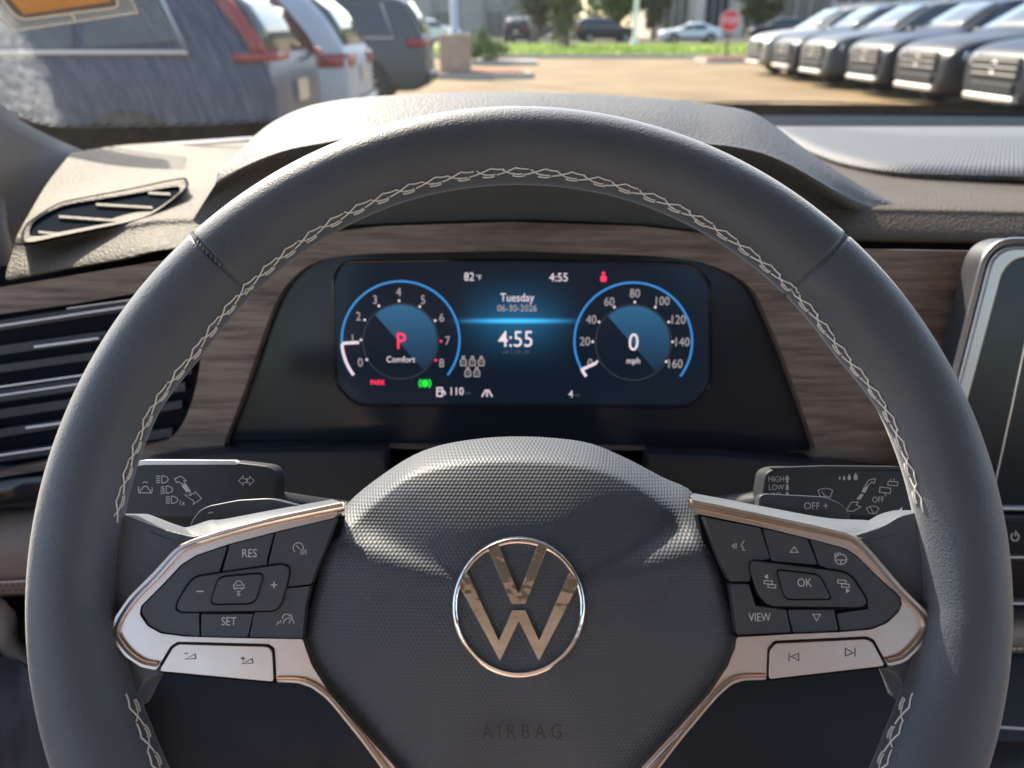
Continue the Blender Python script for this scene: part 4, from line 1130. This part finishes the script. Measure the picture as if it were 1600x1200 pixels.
def make_car(name, kind, paint_, width=1.98, lamp='bar', clearance=.24):
    root = empty(name)
    pr = PROF[kind]; hl = pr[-1][0]; wh = width/2
    belt = 1.08 if kind == 'suv' else (1.10 if kind == 'compact' else .92)
    zr = max(z for _, z in pr)
    def w_at(x):
        k = max(0, (abs(x)-(hl-.75))/.75)
        return wh*(1-.16*k**2.4)
    def wz(x, z):
        w = w_at(x)
        if z <= belt: return w*(1-.03*max(0, (z-.75)/(belt-.75)))
        return w*(.97-.27*(z-belt)/(zr-belt))
    xs = sorted(set([p[0] for p in pr]+[-1.9, -1.0, 0.0, 1.3, 1.9])); xs = [x for x in xs if -hl <= x <= hl]
    rows = []
    for x in xs:
        zt = interp(pr, x); w = w_at(x)
        zb = clearance+(.10 if abs(x) > hl-.1 else 0)
        bl = min(belt, zt-.06); ze = zt-.045
        half = [(0, zb), (w*.88, zb), (w*.985, zb+.16), (w, .70 if bl > .75 else bl-.1), (wz(x, bl), bl), (wz(x, max(ze, bl+.01))*.995, max(ze, bl+.01)), (wz(x, zt)*.86, zt), (0, zt+.012)]
        rows.append([Vector((x, y, z)) for y, z in half]+[Vector((x, -y, z)) for y, z in half[-2:0:-1]])
    b = MB(); b.grid(rows, closed_u=True); n = len(rows[0]); b.f.append(tuple(range(n))); b.f.append(tuple(range(len(b.v)-n, len(b.v))))
    b.build('body', paint_, root, sub=2)
    # glass
    def sidep(poly, off):
        return [[Vector((x, s*(wz(x, z)+off), z)) for x, z in poly] for s in (1, -1)]
    zt0 = zr-.17; x0 = .95 if kind != 'sedan' else .85
    rearx = -1.98 if kind == 'suv' else (-1.75 if kind == 'compact' else -1.1)
    polys = [[(x0, belt+.04), (.02, belt+.04), (.02, zt0), (.36, zt0-.02), (x0-.15, belt+.20)], [(-.06, belt+.04), (-.95, belt+.05), (-.95, zt0), (-.06, zt0)], [(-1.03, belt+.05), (rearx, belt+.10), (rearx+.20, zt0-.03), (-1.03, zt0)]]
    for poly in polys:
        b = MB()
        for side_, pp_ in zip((1, -1), sidep(poly, .004)):
            b.prism(pp_, (0, side_, 0), .03)
        b.build('side_window', M['cglass'], root)
    b = MB()
    for s in (1, -1):
        b.tube([Vector((x, s*(wz(x, belt+.02)+.006), belt+.02)) for x in (x0+.05, .5, 0, -.5, -1., rearx)]+[Vector((rearx+.2, s*(wz(rearx, zt0)+.006), zt0))], .016, n=6)
    b.build('chrome_moulding', M['skid'], root)
    fx = [(x, z) for x, z in pr]
    a1 = interp(pr, 1.0)
    b = MB(); rws = []
    for t in (0, .33, .66, 1):
        x = 1.04-(1.04-.36)*t; z = interp(pr, x)+.010
        rws.append([Vector((x+.012, wz(x, z)*s, z-.02*abs(s)**3)) for s in (-.84, -.4, 0, .4, .84)])
    b.grid(rws); b.build('windscreen', M['cglass'], root, solid=.006)
    ra, rb = (-2.44, -2.16) if kind == 'suv' else ((-2.24, -1.86) if kind == 'compact' else (-1.55, -1.02))
    b = MB(); rws = []
    for t in (0, .5, 1):
        x = ra+(rb-ra)*t; z = interp(pr, x)+.012
        rws.append([Vector((x-.014, wz(x, z)*s, z-.01*abs(s)**3)) for s in (-.8, -.4, 0, .4, .8)])
    b.grid(rws); b.build('rear_glass', M['cglass'], root, solid=.006)
    # wheels
    wr = .375 if kind == 'suv' else .345; wx_ = hl-.98
    for x in (wx_, -wx_+.06):
        for s in (1, -1):
            b = MB()
            for k0, k1, r0, r1 in ((0, 0, 0, 0),):
                pass
            prof = [(wr*.62, .005), (wr*.93, .012), (wr, -.03), (wr, -.20), (wr*.9, -.24)]
            rws = [[Vector((x+r*math.cos(2*math.pi*i/28), s*(wh+.012+d), wr+r*math.sin(2*math.pi*i/28))) for i in range(28)] for r, d in prof]
            b.grid(rws, closed_u=True); wl_ = b.build('wheel', M['tyre'], root)
            b = MB(); c0 = Vector((x, s*(wh+.004), wr))
            b.add([c0]+[c0+Vector((.24*wr/.345*math.cos(2*math.pi*i/28), -s*.03, .24*wr/.345*math.sin(2*math.pi*i/28))) for i in range(28)], [(0, 1+i, 1+(i+1) % 28) for i in range(28)])
            for k in range(5):
                a = 2*math.pi*k/5+.3
                b.tube([c0, c0+Vector((.225*math.cos(a), -s*.004, .225*math.sin(a)))], .024, n=6)
            b.build('rim', M['rimm'], wl_)
            b = MB(); ring = []
            for rr in (wr*1.02, wr*1.17):
                ring.append([Vector((x+rr*math.cos(math.pi*i/16-.2*(1-2*i/16)), s*(wz(x, .7)+.006), max(clearance, wr+rr*math.sin(math.pi*i/16-.2*(1-2*i/16))))) for i in range(17)])
            b.grid(ring); b.add([Vector((x, s*(wz(x, .7)+.003), wr))]+ring[0], [(0, i+1, i+2) for i in range(16)])
            b.build('wheel_arch', M['clad'], root)
    # cladding along the sills
    b = MB()
    for s in (1, -1): b.box((0, s*(wh-.015), clearance+.10), 2*wx_-.85, .05, .16)
    b.build('sill', M['clad'], root, bevel=.02)
    # nose
    b = MB(); b.box((hl-.03, 0, .74 if kind != 'sedan' else .6), 0.09, width*.58, .30 if kind != 'sedan' else .14); g = b.build('grille', M['clad'], root, bevel=.02)
    b = MB()
    for k in range(3 if kind != 'sedan' else 2): b.box((hl+.018, 0, .655+k*.095 if kind != 'sedan' else .57+k*.06), .02, width*.54, .018)
    b.tube([Vector((hl+.024+.05*math.cos(2*math.pi*i/20)*0, .075*math.cos(2*math.pi*i/20), .745+.075*math.sin(2*math.pi*i/20))) for i in range(20)], .010, closed=True, n=6) if kind == 'suv' else None
    b.build('grille_bars', M['skid'], g)
    for s in (1, -1):
        b = MB(); zc = .84 if kind == 'suv' else (.80 if kind == 'compact' else .68)
        pts = [(hl-.02, s*width*.29), (hl-.08, s*width*.38), (hl-.26, s*(w_at(hl-.26)+.006))]
        b.grid([[Vector((x, y, zc-.055)) for x, y in pts], [Vector((x-.02, y, zc+.06)) for x, y in pts], [Vector((x-.10, y*.98, zc+.075)) for x, y in pts]])
        b.build('headlight', M['lampg'], root, solid=.02)
        b = MB(); b.tube([Vector((hl-.06-.05*abs(t), s*(width*.37+.03*(1-t*t)), .48+.12*t)) for t in (-1, -.5, 0, .5, 1)], .022, n=6); b.build('bumper_vane', M['skid'], root)
    b = MB(); b.box((hl-.02, 0, .47), .08, width*.52, .15); b.build('lower_grille', M['clad'], root, bevel=.02)
    b = MB(); b.box((hl-.02, 0, .335), .13, width*.62, .085); b.build('skid_plate', M['skid'], root, bevel=.025)
    # tail
    if lamp == 'boomerang':
        for s in (1, -1):
            b = MB()
            path = [(-1.93, 1.52), (-2.05, 1.36), (-2.17, 1.20), (-2.22, 1.10)]
            b.grid([[Vector((x-.03, s*(wz(x, z)+.006), z)) for x, z in path], [Vector((x-.05, s*(wz(x, z)-.05), z+.02)) for x, z in path], [Vector((x+.03, s*(wz(x, z)+.008), z-.02)) for x, z in path]])
            b.grid([[Vector((x, s*(w_at(x)+.008), z)) for x in (-2.06, -2.16, -2.26)]+[Vector((-2.335, s*.74, z)), Vector((-2.345, s*.45, z))] for z in (1.06, 1.09, 1.115)])
            b.build('tail_lamp', M['tail'], root, solid=.02)
    else:
        zc = 1.02 if kind == 'suv' else (.96 if kind == 'compact' else .84)
        for s in (1, -1):
            b = MB()
            b.grid([[Vector((x, s*(w_at(x)*.985+.008), z)) for x in (-hl+.30, -hl+.15, -hl+.06)]+[Vector((-hl+.0, s*width*.37, z)), Vector((-hl-.006, s*width*.22, z))] for z in (zc-.06, zc, zc+.07)])
            b.build('tail_lamp', M['tail'], root, solid=.02)
    b = MB(); b.box((-hl+.02, 0, .48), .10, width*.8, .22); b.build('rear_bumper', M['clad'], root, bevel=.03)
    b = MB(); b.box((-hl-.03, 0, .55), .06, width*.62, .035); b.build('bumper_strip', M['skid'], root, bevel=.01)
    b = MB(); b.box((-hl-.012, 0, .82), .02, .32, .16); b.build('licence_plate', M['rimm'], root)
    for s in (1, -1):
        b = MB(); b.box((x0-.06, s*(wh+.10), belt+.10), .12, .20, .14); b.build('mirror', paint_, root, bevel=.03)
        if kind == 'suv':
            b = MB(); b.tube([Vector((x, s*wz(x, 1.7)*.97, z)) for x, z in ((.1,1.74),(0,1.81),(-.8,1.83),(-1.6,1.81),(-1.7,1.77))], .02, n=6); b.build('roof_rail', M['skid'], root)
    return root

def place(o, x, y, rz, z=0): o.matrix_world = Matrix.Translation((x, y, z)) @ Matrix.Rotation(rz, 4, 'Z')
def repaint(o, p, old):
    for ch in o.children:
        if ch.type == 'MESH' and ch.name.split('.')[0] in ('body', 'mirror'):
            ch.material_slots[0].link = 'OBJECT'; ch.material_slots[0].material = p

navy = make_car('parked_car', 'compact', M['navy'], 1.87, 'boomerang')
place(navy, -1.72-2.3, 6.95, math.pi)
tag(navy, 'navy blue car with boomerang red tail lamps nearest on the left', 'car', 'cars parked on the left')
c2_ = make_car('parked_car', 'compact', M['whitep'], 1.84)
place(c2_, -1.66-2.3, 9.55, math.pi)
tag(c2_, 'white car parked between the navy car and the grey car', 'car', 'cars parked on the left')
grey = make_car('parked_suv', 'suv', M['greyp'], 1.96)
place(grey, -1.42-2.5, 15.2, math.pi)
tag(grey, 'grey car parked beside the lamp post base, third of the left row', 'car', 'cars parked on the left')
labs = ['dark car cut by the right edge, nearest in the row of noses', 'black car with bright lower skid plate, second from the right edge', 'dark car third from the right edge with pale windscreen',
        'grey car fourth from the right edge in the facing row', 'dark car fifth from the right edge in the facing row', 'silver car at the far end of the facing row by the stop sign']
paints = ['darkp', 'blackp', 'darkp', 'greyp', 'darkp', 'silverp']
proto = None
for i in range(6):
    if proto is None:
        proto = o = make_car('parked_suv', 'suv', M['darkp'], 1.98)
    else:
        o = copy_tree(proto)
        repaint(o, M[paints[i]], None)
    place(o, 6.85+2.5+random.uniform(-.12, .12), 12.35+2.45*i, math.pi+R_(3+random.uniform(-1.2, 1.2)))
    tag(o, labs[i], 'car', 'cars parked on the right')
sed = make_car('distant_sedan', 'sedan', M['pearl'], 1.84)
place(sed, (1082-800)/1370*66, 66.5, math.pi)
tag(sed, 'white sedan on the far road left of the stop sign', 'car')
far1 = copy_tree(proto); repaint(far1, M['blackp'], None); place(far1, (945-800)/1370*70, 70, R_(10)); tag(far1, 'dark car far off between the evergreen and the white pole', 'car', 'cars far across the lawn')
far2 = copy_tree(proto); repaint(far2, M['blackp'], None); place(far2, (815-800)/1370*64, 66, R_(80)); tag(far2, 'dark car far off left of the columnar evergreen', 'car', 'cars far across the lawn')
far3 = copy_tree(c2_); repaint(far3, M['pearl'], None); place(far3, (672-800)/1370*62, 62, 0); tag(far3, 'white car far off just right of the grey car', 'car', 'cars far across the lawn')
far4 = copy_tree(proto); repaint(far4, M['darkp'], None); place(far4, (1215-800)/1370*76, 76, math.pi); tag(far4, 'dark car far off right of the stop sign', 'car', 'cars far across the lawn')

# lawn, kerb, road beyond
def slab(name, poly, z0, z1, m, kind='structure'):
    b = MB(); b.prism([Vector((x, y, z1)) for x, y in poly], (0, 0, 1), z1-z0); o = b.build(name, m); o['kind'] = kind; return o
slab('kerb', [(-40,36.3),(45,36.3),(45,36.6),(-40,36.6)], -.02, .14, M['kerb'])
slab('lawn', [(-4.5,36.6),(45,36.6),(45,60),(-4.5,60)], -.02, .12, M['grass'])
slab('verge', [(-40,36.6),(-4.5,36.6),(-4.5,60),(-40,60)], -.02, .10, M['grass'])
sheet('road', -120, 120, 60, 80, .02, M['road'])
sheet('far_pavement', -120, 120, 80, 140, .03, M['lot'])
# grass blades along the lawn
b = MB(); rg = random.Random(3)
for i in range(9000):
    x = rg.uniform(-4, 22); y = 36.7+22*rg.random()**1.6; h_ = rg.uniform(.05, .13); a = rg.uniform(0, 3.14)
    dx, dy = .03*math.cos(a), .03*math.sin(a)
    b.add([(x-dx, y-dy, .12), (x+dx, y+dy, .12), (x+rg.uniform(-.04, .04), y, .12+h_)], [(0, 1, 2)])
M['blade'] = mat('grass_blade', (.24, .32, .035), .7)
o = b.build('grass', M['blade']); o['kind'] = 'stuff'

# islands with reddish mulch
slab('island_kerb', [(-2.9,22.3),(.2,22.3),(.6,22.8),(.2,24.2),(-2.9,24.2)], -.02, .13, M['kerb'])
slab('island_mulch', [(-2.7,22.5),(.1,22.5),(.35,22.8),(.1,24.0),(-2.7,24.0)], .10, .16, M['mulch'])
slab('sign_island_kerb', [(7.2,32.0),(11.5,32.0),(11.5,34.2),(7.2,34.2)], -.02, .12, M['kerb'])
slab('sign_island_mulch', [(7.4,32.2),(11.3,32.2),(11.3,34.0),(7.4,34.0)], .08, .16, M['mulch'])

# lamp post on its tan base
M['tan'] = ground_mat('tan_concrete', (.33, .24, .17), (.42, .31, .22), 3)
M['galv'] = mat('galvanised_steel', (.42, .43, .44), .45, .7)
lp = empty('lamp_post'); tag(lp, 'grey lamp post on a square tan concrete base beside the left row', 'lamp post')
b = MB(); b.box((-1.52, 23.2, .58), .80, .80, 1.0); b.build('base', M['tan'], lp, bevel=.05)
b = MB(); b.tube([(-1.52, 23.2, 1.08), (-1.52, 23.2, 1.2), (-1.52, 23.2, 7)], [.16, .10, .07], n=14); b.build('pole', M['galv'], lp)
b = MB(); b.tube([(-1.52, 23.2, 6.9), (-1.0, 23.2, 7.1), (-.4, 23.2, 7.1)], .05, n=8); b.box((-.2, 23.2, 7.1), .6, .3, .12); b.build('lamp_head', M['galv'], lp)
wp = empty('flag_pole'); tag(wp, 'white painted pole standing on the lawn right of the evergreen', 'pole')
X_ = (993-800)/1370*57
b = MB(); b.tube([(X_, 57, .1), (X_, 57, 5), (X_, 57, 9)], [.16, .13, .09], n=14); b.build('shaft', M['white'], wp)
b = MB(); b.tube([(X_, 57, .1), (X_, 57, .5)], [.30, .22], n=14); b.build('foot', M['white'], wp)

# stop sign
M['stopred'] = mat('stop_red', (.55, .02, .03), .45)
ss = empty('stop_sign'); sxp, syp, szp = (1140-800)/1370*33.2, 33.2, 1.42
tag(ss, 'red octagonal STOP sign on a brown post in the mulch island', 'stop sign')
SS = Plane((sxp, syp, szp), (-.12, -1, 0))
oct_ = [SS.o+SS.u*(.40*math.cos(math.pi/8+k*math.pi/4))+SS.v*(.40*math.sin(math.pi/8+k*math.pi/4)) for k in range(8)]
b = MB(); b.prism([p for p in oct_], SS.n, .004); b.build('border', M['white'], ss)
b = MB(); b.prism([SS.o+(p-SS.o)*.94+SS.n*.003 for p in oct_], SS.n, .004); b.build('sign_face', M['stopred'], ss)
cu = bpy.data.curves.new('t', 'FONT'); cu.body = 'STOP'; cu.align_x = 'CENTER'; cu.align_y = 'CENTER'; cu.size = .34
tmp = bpy.data.objects.new('t', cu); col.objects.link(tmp)
me = bpy.data.meshes.new_from_object(tmp.evaluated_get(bpy.context.evaluated_depsgraph_get()))
b = MB(); b.add([SS.o+SS.u*p.co.x*.75+SS.v*p.co.y+SS.n*.006 for p in me.vertices], [tuple(f.vertices) for f in me.polygons]); bpy.data.objects.remove(tmp)
b.build('lettering', M['white'], ss)
M['post'] = mat('brown_post', (.12, .08, .05), .7)
b = MB(); b.box((sxp+.005, syp+.05, .8), .07, .05, 1.6); b.build('post', M['post'], ss, bevel=.01)

# trees and bushes: many leaf sized faces round a branching trunk
M['bark'] = mat('bark', (.10, .075, .055), .9)
def leafmat(name, a, c):
    m = mat(name, a, .6, spec=.3); tint(m, coords(m), 2.2, a, c, .35, .65, 4); return m
M['leafg'] = leafmat('green_leaf', (.045, .10, .02), (.12, .20, .035))
M['leafo'] = leafmat('evergreen_leaf', (.055, .075, .035), (.10, .115, .055))
def leaves(b, pts, size, rg):
    for p in pts:
        n = Vector((rg.gauss(0, 1), rg.gauss(0, 1), rg.gauss(0, 1))).normalized(); u = n.orthogonal().normalized(); w = n.cross(u)
        s = size*rg.uniform(.6, 1.3)
        b.add([p+u*s, p+w*s*.5, p-u*s, p-w*s*.5], [(0, 1, 2, 3)])
def tree(name, label, cat, x, y, trunk_h, crown, n, size, leaf, seed, group=None, z0=.1, trunk_r=.14):
    rg = random.Random(seed); root = empty(name); tag(root, label, cat, group)
    if trunk_h > 0:
        b = MB(); b.tube([(x, y, z0-.1), (x+.05, y, z0+trunk_h*.5), (x, y, z0+trunk_h), (x+.1, y, z0+trunk_h+crown[2]*.8)], [trunk_r*1.4, trunk_r, trunk_r*.8, trunk_r*.25], n=9)
        for k in range(6):
            a = rg.uniform(0, 6.28); zz = z0+trunk_h*(.8+.35*rg.random())
            b.tube([(x, y, zz), (x+crown[0]*.35*math.cos(a), y+crown[1]*.35*math.sin(a), zz+crown[2]*.3), (x+crown[0]*.7*math.cos(a), y+crown[1]*.7*math.sin(a), zz+crown[2]*.55)], [trunk_r*.5, trunk_r*.35, trunk_r*.1], n=6)
        b.build('trunk', M['bark'], root)
    b = MB(); pts = []
    cz = z0+trunk_h+crown[2]*.85
    clumps = []
    for k in range(max(8, n//90)):
        u = Vector((rg.gauss(0, 1), rg.gauss(0, 1), rg.gauss(0, 1))).normalized()*rg.uniform(.35, .95)
        clumps.append((Vector((x+u.x*crown[0], y+u.y*crown[1], cz+u.z*crown[2])), rg.uniform(.16, .34)))
    for k in range(n):
        c, r = rg.choice(clumps); q = Vector((rg.gauss(0, 1)*crown[0], rg.gauss(0, 1)*crown[1], rg.gauss(0, 1)*crown[2]))*r*.6
        p = c+q
        if p.z > z0-.05: pts.append(p)
    leaves(b, pts, size, rg); b.build('crown', leaf, root, smooth=False)
    return root
tree('evergreen_tree', 'olive green columnar evergreen left of the white pole', 'tree', (886-800)/1370*50, 50, .5, (1.05, 1.05, 3.2), 5200, .13, M['leafo'], 2)
tree('shade_tree', 'bright green leafy tree behind the dark far car', 'tree', (965-800)/1370*82, 82, 1.6, (3.2, 3.0, 2.6), 4200, .22, M['leafg'], 5)
tree('shade_tree', 'leafy green tree before the right building, hidden mostly by parked noses', 'tree', (1420-800)/1370*60, 60, 1.7, (3.4, 3.0, 2.6), 3600, .2, M['leafg'], 6)
tree('oak_tree', 'dark green spreading tree left of the columnar evergreen', 'tree', (842-800)/1370*84, 84, 1.0, (3.0, 2.6, 2.6), 3200, .22, M['leafo'], 15)
tree('oak_tree', 'dark green tree standing between the white pole and the columned building', 'tree', (1022-800)/1370*80, 80, .9, (1.5, 1.5, 2.4), 2400, .2, M['leafo'], 16)
tree('oak_tree', 'dark green tree right of the stop sign before the glazed building', 'tree', (1190-800)/1370*84, 84, 1.2, (2.6, 2.2, 2.4), 2600, .22, M['leafo'], 17)
tree('round_bush', 'round green bush beside the lamp post base', 'bush', (748-800)/1370*31, 31, 0, (1.0, .9, .52), 2600, .07, M['leafg'], 8, z0=.05)
tree('round_bush', 'low green bush seen at the far left behind the sticker', 'bush', -9.5, 24, 0, (2.0, 1.6, 1.4), 2600, .14, M['leafg'], 9, z0=.05)
slab('bush_island', [(-2.4,30.2),(.9,30.2),(.9,31.8),(-2.4,31.8)], -.02, .13, M['kerb'])

# buildings
M['stucco'] = ground_mat('beige_stucco', (.58, .53, .44), (.66, .60, .50), .5)
M['stucco2'] = ground_mat('grey_stucco', (.34, .325, .28), (.40, .38, .33), .5)
M['bglass'] = mat('building_glass', (.045, .055, .06), .12, spec=.7)
def building(name, label, x0, x1, y0, depth, h_, wallm, bays, colw, glass_z):
    root = empty(name); tag(root, label, 'building')
    b = MB(); b.box(((x0+x1)/2, y0+depth/2, h_/2), x1-x0, depth, h_); b.build('wall', wallm, root)
    b = MB(); b.box(((x0+x1)/2, y0+depth/2-.2, h_+.3), x1-x0+.8, depth+.8, .6); b.build('parapet', wallm, root)
    n = bays; bw = (x1-x0)/n
    for i in range(n):
        xa = x0+i*bw+colw; xb = x0+(i+1)*bw-colw*.2
        b = MB(); b.box(((xa+xb)/2, y0-.02, (glass_z[0]+glass_z[1])/2), xb-xa, .10, glass_z[1]-glass_z[0]); w_ = b.build('window', M['bglass'], root)
        b = MB()
        for k in range(1, 3): b.box((xa+(xb-xa)*k/3, y0-.09, (glass_z[0]+glass_z[1])/2), .09, .06, glass_z[1]-glass_z[0])
        b.build('mullion', M['galv'], w_)
        b = MB(); b.box((x0+i*bw+colw*.5, y0-.35, h_/2), colw*.7, .7, h_); b.build('column', wallm, root)
    return root
building('office_building', 'long grey beige building beyond the lawn on the left', -34, 5.2, 96, 18, 7, M['stucco2'], 7, 3.4, (.3, 2.6))
building('shop_building', 'beige building with columns behind the white sedan', 14.5, 27, 92, 16, 7, M['stucco'], 3, 1.5, (.2, 5))
building('glass_building', 'dark glazed building behind the row of facing cars', 29, 75, 98, 16, 8, M['stucco2'], 8, 1.0, (.8, 6.5))
b = MB(); b.grid([[Vector((x, 150+8*math.sin(x*.05), z)) for x in range(-220, 221, 20)] for z in (-1, 7, 11)]); 
rg = random.Random(12); b = MB()
leaves(b, [Vector((rg.uniform(-160, 160), rg.uniform(125, 150), 1+9*rg.random()**.8)) for _ in range(9000)], 1.0, rg)
o = b.build('distant_treeline', M['leafo'], smooth=False); o['kind'] = 'stuff'
